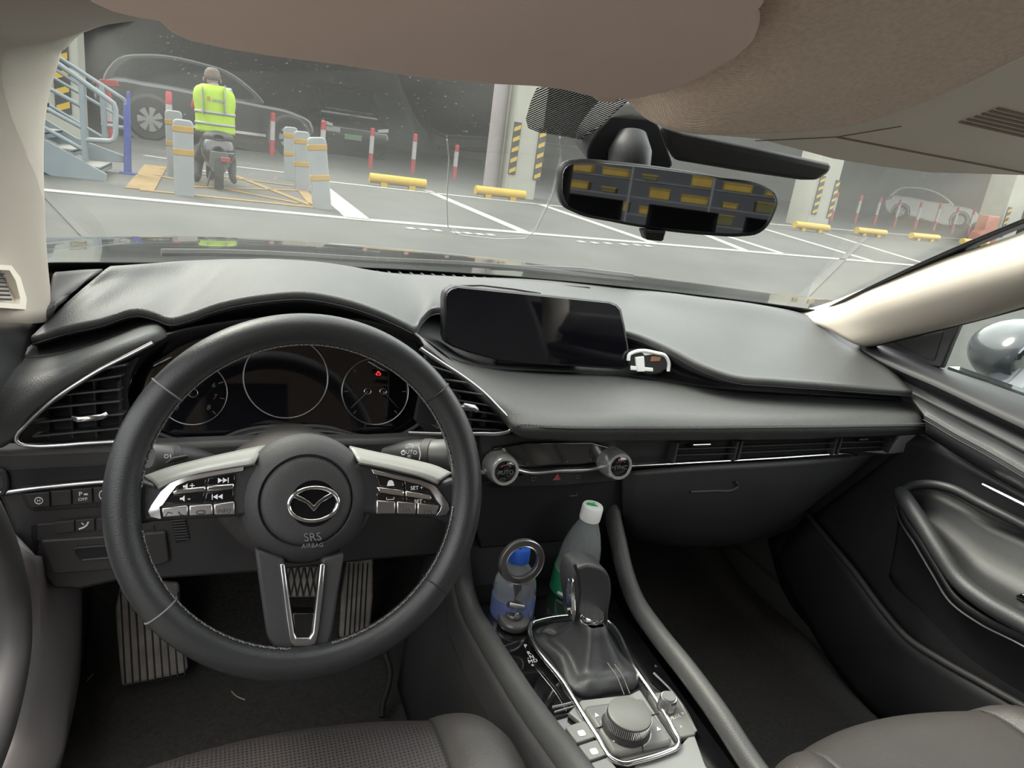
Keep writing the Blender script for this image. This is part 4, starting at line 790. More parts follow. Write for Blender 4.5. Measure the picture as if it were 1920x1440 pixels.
for P, s in (([(46,927),(92,923),(94,950),(58,952)],'(o)'),([(96,922),(133,919),(134,947),(97,949)],''),([(136,918),(172,915),(174,943),(137,946)],'P'),([(175,915),(210,912),(212,940),(177,943)],'o')):
    bt = pprism('switch_button', kf, P, .003, .0065, PLB, sw, .0008)
    cu = [sum(p[i] for p in P)/4 for i in (0,1)]; u, v = kf.uv(cu[0],cu[1]+1,.007)
    if s == '(o)':
        tube('button_symbol', [kf.pt(u+.0038*math.cos(a),v+.0042*math.sin(a),.0068) for a in [2*math.pi*i/20 for i in range(20)]], .0005, WHT, bt, 5, True); text('button_symbol', 'H', kf, u, v, .005, .0068, WHT, bt)
    elif s == 'P': text('button_symbol', 'P', kf, u-.002, v+.0035, .0075, .0068, WHT, bt); text('button_symbol', 'OFF', kf, u, v-.0035, .0055, .0068, WHT, bt); prism('button_symbol', kf, rrect(u+.0035,v+.003,.004,.002,.0003,1), .0066, .0070, WHT, bt)
    elif s: tube('button_symbol', [kf.pt(u+.004*math.cos(a),v+.006*math.sin(a),.0068) for a in [1+.35*i for i in range(13)]], .0006, WHT, bt, 5)
nb_ = pprism('lower_switch_bay', kf, [(58,985),(72,982),(240,968),(240,1000),(72,1012),(66,1045),(58,1005)], 0, .0012, DRK, dash, .0005)
pprism('lower_switch_frame', kf, [(70,984),(240,970),(240,1006),(70,1014)], 0, .003, PLB, dash, .0008)
for P, s in (([(101,980),(139,976),(140,998),(104,1000)],0),([(142,976),(177,973),(178,995),(143,997)],1),([(181,973),(215,970),(216,992),(182,995)],0)):
    bt = pprism('switch_button', kf, P, .003, .006, PLB, nb_, .0008)
    if s:
        u, v = kf.uv(159,985,.006); tube('button_symbol', [kf.pt(u+a,v+b,.0064) for a,b in ((-.006,-.0045),(-.001,-.0025),(.002,.0),(.004,.0045))], .0010, WHT, bt, 6); tube('button_symbol', [kf.pt(u-.003,v+.004,.0064),kf.pt(u-.001,v+.001,.0064)], .0006, WHT, bt, 5)
dr = pprism('coin_drawer', kf, [(76,1016),(80,1014),(240,1003),(310,998),(318,1052),(300,1060),(220,1068),(104,1077),(98,1074)], 0, .006, PLB, dash, .002)
pprism('drawer_pull', kf, [(140,1030),(144,1027),(225,1021),(260,1020),(260,1040),(225,1042),(150,1050),(146,1044)], .0055, .0075, DRK, dr, .0008); tube('drawer_pull_lip', [kf.hit(a,b,.008) for a,b in ((142,1040),(140,1030),(145,1027),(200,1023),(262,1019))], .0013, PLB, dr, 6)
tube('drawer_pull_lip', [kf.hit(a,b,.008) for a,b in ((154,1050),(200,1046),(262,1041))], .0016, PLB, dr, 6)
tube('knee_panel_line', [kf.hit(a,b,.001) for a,b in ((287,985),(297,1050),(292,1058),(280,1060))], .0012, PLB, dash, 6)
sp_ = pprism('cable_grille', kf, [(318,968),(345,966),(355,1012),(330,1018)], 0, .002, DRK, dash, .0005)
for k in range(9): tube('grille_rib', [kf.hit(319+1.4*k,972+5*k,.003), kf.hit(346+1.1*k,970+5*k,.003)], .0009, PLB, sp_, 5)
# steering column cover and centre stack body behind everything
ax = V((0,math.cos(.366),-math.sin(.366))); hub0 = V((-.37,.70,.812))
def colring(d, w, h, dz=0, n=20): c = hub0+ax*d+V((0,0,dz)); up = V((0,math.sin(.366),math.cos(.366))); return [c + V((math.cos(a)*w,0,0)) + up*(math.sin(a)*h) for a in [2*math.pi*i/n for i in range(n+1)]]
COV = mat('column_cover_brown_black', (.060,.054,.052), .6, bump=('noise',900,.3), var=(9,.08))
loft('column_cover', [colring(.0,.055,.05),colring(.02,.072,.062,-.012),colring(.10,.085,.070,-.015),colring(.25,.10,.085,-.02)], COV, dash, 2, 5, .004)
loft('cluster_lower_cover', [[py_(290,826,.93),py_(420,826,.93),py_(540,805,.93),py_(650,820,.93),py_(800,818,.93)],[py_(290,850,.90),py_(420,848,.87),py_(540,838,.85),py_(650,845,.87),py_(800,836,.89)],[py_(290,890,.885),py_(420,890,.87),py_(540,890,.86),py_(650,890,.87),py_(800,880,.885)]], PLA, dash, 4, 4, .003)
bx = fin('dash_core', *box_geo((.01,1.13,.655), (1.32,.20,.15)), DRK, dash)
# ================================================================== CENTRE DISPLAY
sx_ = V((1,.02,-.03)).normalized(); scf = Frame(py_(1005,620,.985), sx_, (0,.10,1))
disp = thing('display_screen', scf.hit(1010,690,-.02), 'wide black infotainment screen standing on the dashboard', 'screen')
so = [(832,560),(834,548),(842,540),(855,536),(1000,551),(1145,566),(1158,571),(1166,580),(1173,612),(1180,655),(1180,680),(1176,690),(1165,693),(1000,683),(930,675),(880,662),(850,651),(836,643),(832,630)]
pprism('housing', scf, so, -.022, -.002, PLA, disp, .003)
cxs, cys = 1006, 616
pprism('screen_glass', scf, [(cxs+(a-cxs)*.978, cys+(b-cys)*.965) for a,b in so], -.003, .001, SCR, disp, .0008)
box('mount', scf.hit(1010,640,-.04), (.16,.05,.07), PLA, disp, .005)
ring('rear_ridge', scf, [scf.uv(a,b,-.03) for a,b in ((842,534),(900,533),(960,540),(1010,548),(1010,556),(842,545))], [scf.uv(a,b,-.03) for a,b in ((850,537),(900,536),(958,543),(1000,550),(1000,553),(850,542))], -.03, -.022, PLB, disp)
# ================================================================== KEY FOB / EARBUD CASE ON THE PAD
kb = py_(1216,700,.98); kfob = thing('strapped_case', kb, 'small black and white strapped case lying beside the screen', 'case')
WPL = mat('white_plastic', (.85,.85,.83), .35, var=(12,.03)); BPL = mat('gloss_black_case', (.02,.02,.02), .2, coat=.6, var=(12,.2)); TAN = mat('tan_leather', (.28,.14,.07), .6, var=(20,.15))
kx = V((1,-.05,-.06)).normalized(); kfr = Frame(py_(1216,686,.975), kx, (0,.2,1))
pprism('case_body', kfr, [(1180,664),(1190,660),(1235,661),(1250,670),(1253,690),(1246,697),(1190,692),(1180,684)], -.035, 0, BPL, kfob, .004, 40)
tube('white_frame', [kfr.hit(a,b,.001) for a,b in ((1178,676),(1180,665),(1190,660),(1230,662),(1248,668),(1254,680),(1253,696))], .0032, WPL, kfob, 8, smooth=30)
pprism('white_strap', kfr, [(1192,670),(1208,668),(1210,697),(1195,697)], -.001, .0035, WPL, kfob, .001); pprism('white_strip', kfr, [(1183,686),(1225,690),(1225,697),(1183,694)], -.001, .0025, WPL, kfob, .001)
pprism('top_strap', kfr, [(1203,660),(1222,657),(1228,664),(1210,667)], -.02, .002, WPL, kfob, .001); pprism('tan_insert', kfr, [(1222,668),(1240,669),(1238,677),(1220,678)], -.002, .0015, TAN, kfob, .0008)
# ================================================================== STEERING WHEEL
TL = math.radians(21); wfr = Frame((-.37,.665,.827), (1,0,0), (0,math.sin(TL),math.cos(TL)))
whl = thing('steering_wheel', wfr.o, 'black leather three-spoke steering wheel with satin trim and round airbag hub', 'steering wheel')
RM, RT = .1685, .0165
vs_, fs = [], []; NU, NV = 120, 20
for i in range(NU):
    a = 2*math.pi*i/NU
    for k in range(NV):
        b = 2*math.pi*k/NV; r = RM + RT*math.cos(b)*.98; w = RT*1.05*math.sin(b); vs_.append(wfr.pt(r*math.cos(a), r*math.sin(a), w))
fs = [(i*NV+k, ((i+1)%NU)*NV+k, ((i+1)%NU)*NV+(k+1)%NV, i*NV+(k+1)%NV) for i in range(NU) for k in range(NV)]
RIM = mat('rim_leather', (.028,.029,.031), .32, bump=('leather',1100,.2), var=(8,.15))
rim = fin('rim', vs_, fs, RIM, whl, 180)
for a_ in (38,141,217,322):
    a = math.radians(a_); c = wfr.pt(RM*math.cos(a),RM*math.sin(a)); d = wfr.X*math.cos(a)+wfr.Y*math.sin(a)
    tube('rim_seam', [c + d*(RT*1.0*math.cos(b)) + wfr.N*(RT*1.07*math.sin(b)) for b in [2*math.pi*k/24 for k in range(24)]], .0009, STI if a_ in (217,141) else DRK, rim, 6, True)
geo = []
for i in range(190):
    a = 2*math.pi*i/190; dg = math.degrees(a)
    if 262 < dg < 278 or dg < 6 or dg > 351 or 174 < dg < 189: continue
    r0 = RM-RT*.99; a2 = a+2*math.pi/190*.9; P = wfr.pt(r0*math.cos(a), r0*math.sin(a), .0030+.003); Q = wfr.pt(r0*math.cos(a2), r0*math.sin(a2), -.0005+.003); geo.append(tube_geo([P,Q],.0007,5))
    P = wfr.pt(r0*math.cos(a2), r0*math.sin(a2), .0030+.003); Q = wfr.pt(r0*math.cos(a), r0*math.sin(a), -.0005+.003)
    if i % 2: geo.append(tube_geo([P,Q],.0006,5))
join('rim_stitching', geo, STI, rim)['kind'] = 'stuff'
hu, hv = wfr.uv(573,936,-.015)
hubc = wfr.pt(hu,hv,0)
HUB = mat('hub_plastic', (.040,.040,.042), .50, bump=('leather',1200,.3), var=(9,.06))
hub = lathe('hub', [(.050,-.055),(.064,-.040),(.0675,-.030),(.0675,-.022),(.062,-.012),(.052,-.004),(.0475,-.0015),(.0462,-.003),(.0455,-.006)], hubc, wfr.N, HUB, whl, 64, 60)
lathe('airbag_cover', [(.0452,-.02),(.0450,-.0045),(.0440,-.0015),(.040,.0008),(.030,.0022),(.018,.0028),(.001,.003)], hubc, wfr.N, HUB, whl, 64, 60)
hf_ = Frame(hubc, wfr.X, wfr.Y)
# emblem: oval ring and winged V
eu, ev = hf_.uv(588,944,.003)
EMB = mat('emblem_chrome', (.86,.86,.87), .10, metal=1.0, var=(20,.03))
em = tube('emblem_ring', [hf_.pt(eu+.0243*math.cos(a), ev+.0172*math.sin(a)*(1.0 if math.sin(a) < 0 else .95), .0045) for a in [2*math.pi*i/64 for i in range(64)]], .0021, EMB, whl, 10, True)
def hp(x, y): return (eu+x*.0243, ev+y*.0172)
wing = [(-.93,.52),(-.80,.66),(-.45,.42),(-.20,.18),(0,-.10),(.20,.18),(.45,.42),(.80,.66),(.93,.52),(.55,.22),(.28,.02),(0,-.46),(-.28,.02),(-.55,.22)]
prism('emblem_wings', hf_, [hp(*p) for p in wing], .0028, .0058, EMB, em, .0007)
lathe('emblem_plate', [(.001,.0034),(.0235,.0030),(.0235,.0024)], hf_.pt(eu,ev,0), wfr.N, GLO, em, 40).scale = (1,1,1)
u, v = hf_.uv(586,1007,.001); 
text('airbag_print', 'SRS', hf_, u, v, .0115, .0026, GRP, whl, shear=-.15); text('airbag_print', 'AIRBAG', hf_, u, v-.0085, .0062, .0020, GRP, whl)
u, v = hf_.uv(583,1041,-.008); tube('hub_mark', [hf_.pt(u-.004,v-.001,-.010),hf_.pt(u-.002,v+.001,-.010),hf_.pt(u+.001,v-.0005,-.010),hf_.pt(u+.004,v+.001,-.010)], .0004, GRP, whl, 5)
# spokes
def arm(pix, nm='spoke'): return pprism(nm, wfr, pix, -.030, -.010, RIM, whl, .006, wm=-.014, seg=3)
arm([(500,868),(440,875),(370,888),(328,901),(300,912),(275,903),(258,896),(240,900),(226,925),(224,960),(232,985),(255,985),(285,978),(330,975),(450,968),(500,960)])
arm([(650,864),(700,873),(745,883),(790,895),(818,907),(842,898),(856,894),(866,918),(868,950),(862,985),(840,985),(810,972),(760,968),(700,966),(650,960)])
# pale upper faces of the side arms
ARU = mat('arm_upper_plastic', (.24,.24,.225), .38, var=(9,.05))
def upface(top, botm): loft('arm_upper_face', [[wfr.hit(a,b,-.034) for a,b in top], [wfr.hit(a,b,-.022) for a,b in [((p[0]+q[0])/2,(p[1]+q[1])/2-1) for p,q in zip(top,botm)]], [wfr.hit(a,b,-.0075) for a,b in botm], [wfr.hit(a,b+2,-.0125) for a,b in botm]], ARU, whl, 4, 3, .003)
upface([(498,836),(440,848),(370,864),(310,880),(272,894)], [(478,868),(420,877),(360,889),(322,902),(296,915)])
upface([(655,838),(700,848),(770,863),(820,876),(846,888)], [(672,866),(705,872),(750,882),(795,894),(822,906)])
# satin frames and buttons
def stripband(nm, pix_o, pix_i, w, m): 
    o = [wfr.uv(a,b,w) for a,b in pix_o]; i = [wfr.uv(a,b,w) for a,b in pix_i]; n = len(o)
    vs_ = [wfr.pt(u,v,w-.006) for u,v in o] + [wfr.pt(u,v,w-.006) for u,v in i] + [wfr.pt(u,v,w-.001) for u,v in o] + [wfr.pt(u,v,w+.0012) for u,v in i]
    fs = []
    for k in range(n-1): fs += [(k,k+1,n+k+1,n+k),(2*n+k,2*n+k+1,3*n+k+1,3*n+k),(k,k+1,2*n+k+1,2*n+k),(n+k,n+k+1,3*n+k+1,3*n+k)]
    fs += [(0,n,3*n,2*n),(n-1,2*n-1,4*n-1,3*n-1)]
    return fin(nm, vs_, fs, m, whl, 35, [('bevel',.0006,2)])
Lf = stripband('switch_frame', [(458,874),(400,884),(345,894),(318,906),(300,922),(282,948),(276,960),(280,970),(300,973)], [(455,883),(400,892),(352,902),(332,911),(320,926),(306,946),(300,950),(300,958),(303,973)], -.006, SAT)
Rf = stripband('switch_frame', [(697,880),(740,890),(790,901),(815,910),(830,927),(842,945),(845,955),(838,966),(820,968)], [(700,888),(740,898),(788,909),(806,918),(817,937),(826,948),(826,952),(824,958),(817,967)], -.006, SAT)
for side, rows_ in ((Lf, (([(322,924),(334,910),(352,905),(387,897),(385,914),(330,921)],'vol+'),([(390,896),(440,888),(441,908),(388,911)],'>>|'),([(300,944),(320,928),(384,923),(380,944)],'vol-'),([(387,923),(438,918),(438,940),(382,944)],'|<<'))),
                    (Rf, (([(704,891),(756,902),(758,918),(712,912)],'car'),([(758,902),(786,909),(798,918),(806,926),(760,920)],'SET+'),([(706,924),(757,932),(758,942),(706,938)],'sq'),([(761,932),(808,938),(818,948),(762,944)],'SET-')))):
    for P, s in rows_:
        bt = pprism('control_button', wfr, P, -.014, -.0065, GLO, side, .0010, wm=-.0065)
        cxp, cyp = sum(p[0] for p in P)/len(P), sum(p[1] for p in P)/len(P); u, v = wfr.uv(cxp,cyp,-.006)
        if s.startswith('SET'): text('button_print', s[:3]+(' +' if s[3] == '+' else ' -'), wfr, u, v, .0058, -.0060, WHT, bt)
        elif s.startswith('vol'): text('button_print', '+' if s[3] == '+' else '-', wfr, u+.004, v, .009, -.0060, WHT, bt); prism('button_print', wfr, [(u-.004,v-.001),(u-.002,v-.001),(u,v-.003),(u,v+.003),(u-.002,v+.001),(u-.004,v+.001)], -.0064, -.0060, WHT, bt)
        elif '<' in s or '>' in s:
            sg = 1 if '>' in s else -1
            for q in (-.003,.0015): prism('button_print', wfr, [(u+q*sg,v-.0026),(u+q*sg,v+.0026),(u+(q+.0042)*sg,v)], -.0064, -.0060, WHT, bt)
            prism('button_print', wfr, [(u+.006*sg,v-.0026),(u+.0068*sg,v-.0026),(u+.0068*sg,v+.0026),(u+.006*sg,v+.0026)], -.0064, -.0060, WHT, bt)
        elif s == 'car': prism('button_print', wfr, [(u-.004,v-.003),(u+.004,v-.003),(u+.003,v+.001),(u+.0015,v+.003),(u-.0015,v+.003),(u-.003,v+.001)], -.0064, -.0060, WHT, bt)
        else: tube('button_print', [wfr.pt(u-.004,v+.001,-.006),wfr.pt(u-.004,v-.0015,-.006),wfr.pt(u+.004,v-.0015,-.006),wfr.pt(u+.004,v+.001,-.006)], .0004, WHT, bt, 5)
for side, bars in ((Lf, ([(322,922),(332,917),(386,912),(385,921),(324,928)],[(388,911),(440,907),(438,917),(387,922)])), (Rf, ([(706,913),(758,919),(758,931),(712,924)],[(760,920),(808,928),(812,936),(806,938),(760,931)]))):
    for P in bars: pprism('toggle_bar', wfr, P, -.014, -.0045, CHR, side, .0015, wm=-.0045)
for side, bars in ((Lf, (([(302,952),(352,947),(353,968),(304,971)],'c'),([(354,947),(398,945),(400,966),(354,968)],'o'),([(400,945),(440,940),(441,966),(401,966)],'INFO'))), (Rf, (([(706,938),(742,940),(742,964),(705,964)],''),([(744,940),(781,943),(780,965),(744,964)],'m'),([(783,943),(824,948),(818,966),(782,965)],'y')))):
    for P, s in bars:
        bt = pprism('satin_button', wfr, P, -.014, -.005, SAT, side, .0015, wm=-.005); cxp, cyp = sum(p[0] for p in P)/4, sum(p[1] for p in P)/4+4; u, v = wfr.uv(cxp,cyp,-.005)
        if s == 'INFO': text('button_print', s, wfr, u, v, .0055, -.0047, PLA, bt)
        elif s == 'o': tube('button_print', [wfr.pt(u+.004*math.cos(a),v+.0016*math.sin(a),-.0047) for a in [2*math.pi*i/16 for i in range(16)]], .0005, PLA, bt, 5, True)
        elif s == 'c':
            tube('button_print', [wfr.pt(u-.008,v-.002,-.0047),wfr.pt(u-.006,v+.002,-.0047),wfr.pt(u-.002,v+.0005,-.0047)], .0005, PLA, bt, 5); tube('button_print', [wfr.pt(u+.003,v+.002,-.0047),wfr.pt(u+.005,v-.001,-.0047),wfr.pt(u+.008,v-.002,-.0047)], .0006, PLA, bt, 5)
        elif s:
            for q in (-.004,0,.004): tube('button_print', [wfr.pt(u+q,v-.002,-.0047),wfr.pt(u+q*.6,v+.002,-.0047)], .0004, PLA, bt, 5)
# bottom spoke with V trim
pprism('spoke', wfr, [(478,1028),(486,1090),(493,1140),(500,1190),(512,1212),(540,1224),(560,1226),(560,1198),(551,1190),(541,1120),(533,1046)], -.030, -.006, HUB, whl, .003, wm=-.008)
pprism('spoke', wfr, [(646,1036),(634,1110),(624,1180),(618,1206),(598,1222),(560,1226),(560,1198),(586,1190),(596,1120),(604,1046)], -.030, -.006, HUB, whl, .003, wm=-.008)
pprism('spoke_inset', wfr, [(548,1150),(590,1150),(584,1196),(555,1196)], -.03, -.0045, GLO, whl, .001, wm=-.005)
pprism('v_trim', wfr, [(524,1057),(534,1057),(541,1110),(552,1186),(556,1196),(580,1196),(586,1186),(594,1110),(600,1057),(610,1057),(606,1110),(598,1180),(592,1208),(582,1213),(552,1213),(543,1206),(534,1140)], -.012, -.001, SAT, whl, .0015, wm=-.002)
# ================================================================== COLUMN STALKS
def stalk(nm, label, base, tip, r, txts, fr, ring_m):
    a, b = V(base), V(tip); d = (b-a).normalized(); L_ = (b-a).length; t = thing(nm, a, label, 'stalk')
    lathe('lever', [(r*.45,0),(r*.62,L_*.12),(r*.95,L_*.35),(r,L_*.45),(r,L_*.60)], a, d, PLA, t, 28, 50); lathe('ribbed_ring', [(r*1.02,L_*.60),(r*1.06,L_*.61),(r*1.06,L_*.72),(r*1.02,L_*.73)], a, d, PLB, t, 28)
    lathe('end_cap', [(r*1.0,L_*.73),(r*1.0,L_*.97),(r*.9,L_),(.001,L_)], a, d, ring_m, t, 28, 50); return t, d
CAPM = mat('stalk_cap_grey', (.075,.075,.072), .45, var=(12,.06))
rs, d = stalk('wiper_stalk', 'right hand wiper stalk with white AUTO and OFF print', py_(720,852,.80), py_(850,852,.745), .0185, (), None, CAPM)
tf = Frame(py_(768,848,.745), (1,-.42,.05), (0,.2,1))
for s, a, b, z in (('OFF',768,838,.006),('AUTO',768,848,.0065),('=',767,856,.008),('=',767,863,.008)): u, v = tf.uv(a,b); text('stalk_print', s, tf, u, v, z, .0, WHT, rs)
tube('stalk_print', [tf.pt(*tf.uv(756+3.4*math.cos(q),849+3.8*math.sin(q)),0) for q in [2*math.pi*i/14 for i in range(14)]], .0006, WHT, rs, 5, True)
tube('stalk_print', [tf.hit(764,834),tf.hit(768,832),tf.hit(773,835)], .0004, WHT, rs, 5)
tube('selector_mark', [tf.hit(785,838,.001),tf.hit(787,846,.001),tf.hit(788,853,.001),tf.hit(786,862,.001)], .0007, WHT, rs, 5)
lvp = Frame(py_(790,875,.755), (1,-.3,-.25), (0,.2,1)); pprism('lower_paddle', lvp, [(770,864),(785,865),(805,874),(815,880),(805,882),(785,876)], -.004, .0, PLB, rs, .0015)
ls, d = stalk('light_stalk', 'left hand light stalk with grey knurled end behind wheel rim', py_(400,862,.80), py_(279,856,.765), .0135, (), None, CAPM)
tf2 = Frame(py_(312,856,.755), (1,.25,.0), (0,.2,1)); u, v = tf2.uv(312,856); text('stalk_print', 'O', tf2, u, v, .006, .0, WHT, ls); tube('stalk_print', [tf2.pt(u+.004,v-.002,0),tf2.pt(u+.004,v+.002,0)], .0005, WHT, ls, 5)
pprism('flat_paddle', Frame(py_(335,862,.752), (1,.2,.1), (0,.2,1)), [(308,870),(325,858),(352,853),(356,858),(345,862),(320,868)], -.004, .0, PLA, ls, .0012)
# ================================================================== CENTRE CONSOLE
con = thing('centre_console', (0,.6,.30), 'black centre console with chrome-edged gear panel and padded side rails', 'console')
kfr_ = Frame((0,.63,.560), (1,0,0), (0,1,.058))
def railrow(P, x, dx=0, dz=0): return [px_(a,b,x[i])+V((dx,0,dz)) for i,(a,b) in enumerate(P)]
LR = [(1190,1545),(1107,1440),(1050,1368),(1000,1302),(958,1238),(918,1174),(894,1132),(880,1085),(874,1040),(872,990)]
lx = [-.112]*6+[-.114,-.117,-.122,-.128]
Lc = [px_(a,b,x) for (a,b),x in zip(LR,lx)]
RR = [(1500,1545),(1412,1432),(1345,1330),(1282,1244),(1232,1182),(1188,1116),(1168,1060),(1156,1005),(1146,960),(1140,925)]
rx = [.100]*5+[.103,.107,.111,.116,.120]
Rc = [px_(a,b,x) for (a,b),x in zip(RR,rx)]
# console is level behind the gear lever: even out measured heights
for i in range(4): Lc[i].z = .598-.004*i+(.0); 
RAI = mat('rail_soft_plastic', (.060,.060,.060), .45, bump=('leather',900,.2), var=(8,.06))
Lc = [(px_(a,b,-.112) if i < 6 else Lc[i])+V((-.008,0,-.010)) for i,(a,b) in enumerate(LR)]; Rc = [p+V((.004,0,-.008)) for p in Rc]; Lc.append(V((-.138,Lc[-1].y+.09,Lc[-1].z+.06))); Rc.append(V((.130,Rc[-1].y+.09,Rc[-1].z+.05)))
tube('side_rail', Lc, .0145, RAI, con, 14, smooth=50, flat=1.25)
tube('side_rail', Rc, .0125, RAI, con, 14, smooth=50, flat=1.25)
Lc_, Rc_ = cr(Lc,10), cr(Rc,10)
loft('side_wall', [[p+V((-.012,0,-.006)) for p in Lc_],[V((-.150,p.y,p.z-.06)) for p in Lc_],[V((-.165,p.y+.01,.42)) for p in Lc_],[V((-.170,p.y+.02,.30)) for p in Lc_]], PLB, con, 3, 4, .006)
tube('side_wall_seam', [V((-.1485,p.y,p.z-.045)) for p in Lc_], .0014, PLA, con, 6)
loft('side_wall', [[p+V((.012,0,-.006)) for p in Rc_],[V((.140,p.y,p.z-.06)) for p in Rc_],[V((.155,p.y+.01,.42)) for p in Rc_],[V((.160,p.y+.02,.30)) for p in Rc_]], DRK, con, 3, 4, .006)
deck = prism('deck_panel', kfr_, [(-.112,-.30),(.100,-.30),(.100,.12),(.105,.24),(-.115,.24),(-.112,.12)], -.03, -.006, GLO, con, .001)
prism('deck_front', Frame((0,.855,.60), (1,0,0), (0,.35,1)), [(-.118,-.06),(.108,-.06),(.112,.12),(-.122,.12)], -.02, 0, DRK, con)
box('tray_body', (-.006,.55,.44), (.20,.72,.20), DRK, con)
# bright gear surround
lo = [(995,1175),(998,1168),(1010,1164),(1100,1153),(1118,1152),(1130,1158),(1190,1252),(1262,1368),(1272,1390),(1268,1402),(1255,1408),(1190,1428),(1168,1432),(1150,1425),(1120,1382),(1060,1285)]
loop = [kfr_.hit(a,b,.005) for a,b in lo]
tube('gear_surround', loop, .0034, CHR, con, 8, True, smooth=110, upv=(0,0,1))
gpan = pprism('gear_panel', kfr_, [(a+(1130-a)*.03, b+(1290-b)*.03) for a,b in lo], -.02, -.004, PLA, con, .001, 60)
# left shift gate letters
for s, a, b in (('P',986,1211),('R',992,1224),('N',997,1231),('D',1004,1238),('-',990,1233),('M',995,1240),('+',999,1247)):
    u, v = kfr_.uv(a,b,-.005); text('gate_letter', s, kfr_, u, v, .0085, -.0055, WHT, deck)
u, v = kfr_.uv(1231,1250,-.005); text('gate_letter', '^', kfr_, u, v, .010, -.0055, GRP, deck)
# cup holder rims
for a, b, r in ((958,1150,.034),(1062,1135,.036)):
    p = pz_(a,b,.560); tube('cup_holder_rim', [p+V((r*math.cos(q),r*math.sin(q),0)) for q in [2*math.pi*i/32 for i in range(32)]], .002, PLA, con, 6, True)
# commander panel
CMD = mat('commander_grey', (.15,.15,.143), .42, var=(9,.04)); CMB = mat('console_plate_grey', (.22,.225,.22), .38, var=(9,.05))
pprism('commander_base', kfr_, [(1066,1335),(1090,1312),(1180,1302),(1200,1292),(1225,1330),(1268,1396),(1255,1404),(1170,1428),(1152,1420),(1120,1380)], -.006, .002, CMB, con, .002)
cpad = pprism('commander_pad', kfr_, [(1095,1325),(1100,1322),(1205,1308),(1262,1385),(1256,1392),(1165,1413),(1150,1410)], -.004, .010, CMD, con, .004, wm=.010)
for a, b in (((1118,1366),(1135,1360)),((1203,1388),(1206,1410)),((1222,1341),(1236,1338))): tube('pad_groove', [kfr_.hit(*a,.0105),kfr_.hit(*b,.0105)], .0008, DRK, cpad, 5)
for a, b in ((1118,1340),(1152,1386),(1234,1366)): u, v = kfr_.uv(a,b,.0105); prism('pad_symbol', kfr_, [(u-.003,v-.003),(u+.003,v-.002),(u,v+.003)], .0100, .0106, WHT, cpad)
kc = kfr_.hit(1181,1336,.032) - kfr_.N*.018; kn = kfr_.N
cmk = lathe('commander_knob', [(.0285,-.012),(.0290,-.004),(.0270,-.001),(.0265,.004),(.0262,.013),(.0255,.016),(.0242,.0175)], kc, kn, PLB, con, 48, 40)
ring_m = lathe('knob_collar', [(.0300,-.012),(.0310,-.008),(.0300,-.004),(.0282,-.004)], kc, kn, SAT, cmk, 48)
geo = []
for i in range(72):
    a = 2*math.pi*i/72; q = kc + V((math.cos(a),math.sin(a),-.058*math.sin(a)))*.0266; geo.append(tube_geo([q+kn*.001,q+kn*.0125],.0006,4))
join('knob_knurl', geo, SAT, cmk)['kind'] = 'stuff'
lathe('knob_top', [(.0256,.0150),(.0254,.0172),(.0235,.0183),(.001,.0183)], kc, kn, CMD, cmk, 48)
vplate = pprism('volume_plate', kfr_, [(1216,1300),(1258,1294),(1268,1300),(1306,1370),(1304,1378),(1270,1384),(1232,1328)], -.006, .003, CMD, con, .002)
vc = kfr_.hit(1251,1318,.010); vk = lathe('volume_knob', [(.0118,-.010),(.0122,-.004),(.0110,.0),(.0105,.008),(.0098,.0095)], vc, kn, SAT, con, 32, 45); lathe('knob_top', [(.0085,.0090),(.0085,.0110),(.0078,.0118),(.001,.0118)], vc, kn, CMD, vk, 28)
for s, a, b in (('<',1232,1308),('MUTE',1266,1345),('>',1280,1338),('^',1278,1364)): u, v = kfr_.uv(a,b,.003); text('plate_print', s, kfr_, u, v, .0065, .0032, WHT, vplate, rot=.15)
pprism('rear_plate', kfr_, [(1195,1426),(1268,1406),(1300,1372),(1320,1428),(1340,1475),(1200,1500),(1175,1470)], -.006, .001, CMB, con, .001)
for P, s in (([(1060,1362),(1096,1350),(1116,1382),(1082,1393)],'a'),([(1085,1397),(1118,1386),(1138,1415),(1106,1426)],'b'),([(1108,1430),(1140,1419),(1180,1470),(1140,1480)],'')):
    bt = pprism('console_button', kfr_, P, -.006, .004, CMB, con, .0015)
    if s: u, v = kfr_.uv(sum(p[0] for p in P)/4+2,sum(p[1] for p in P)/4+3,.004); prism('button_symbol', kfr_, rrect(u,v,.009,.008,.002,2), .0040, .0044, WHT, bt)
tube('deck_trim', [kfr_.hit(a,b,.001) for a,b in ((1036,1326),(1060,1321),(1078,1316))], .0016, SAT, con, 6); tube('deck_trim', [kfr_.hit(a,b,.001) for a,b in ((1040,1335),(1064,1328),(1083,1322))], .0012, SAT, con, 6)
tube('deck_trim', [kfr_.hit(a,b,.002) for a,b in ((1226,1262),(1262,1298),(1285,1330),(1306,1372))], .0014, SAT, con, 6, smooth=16)
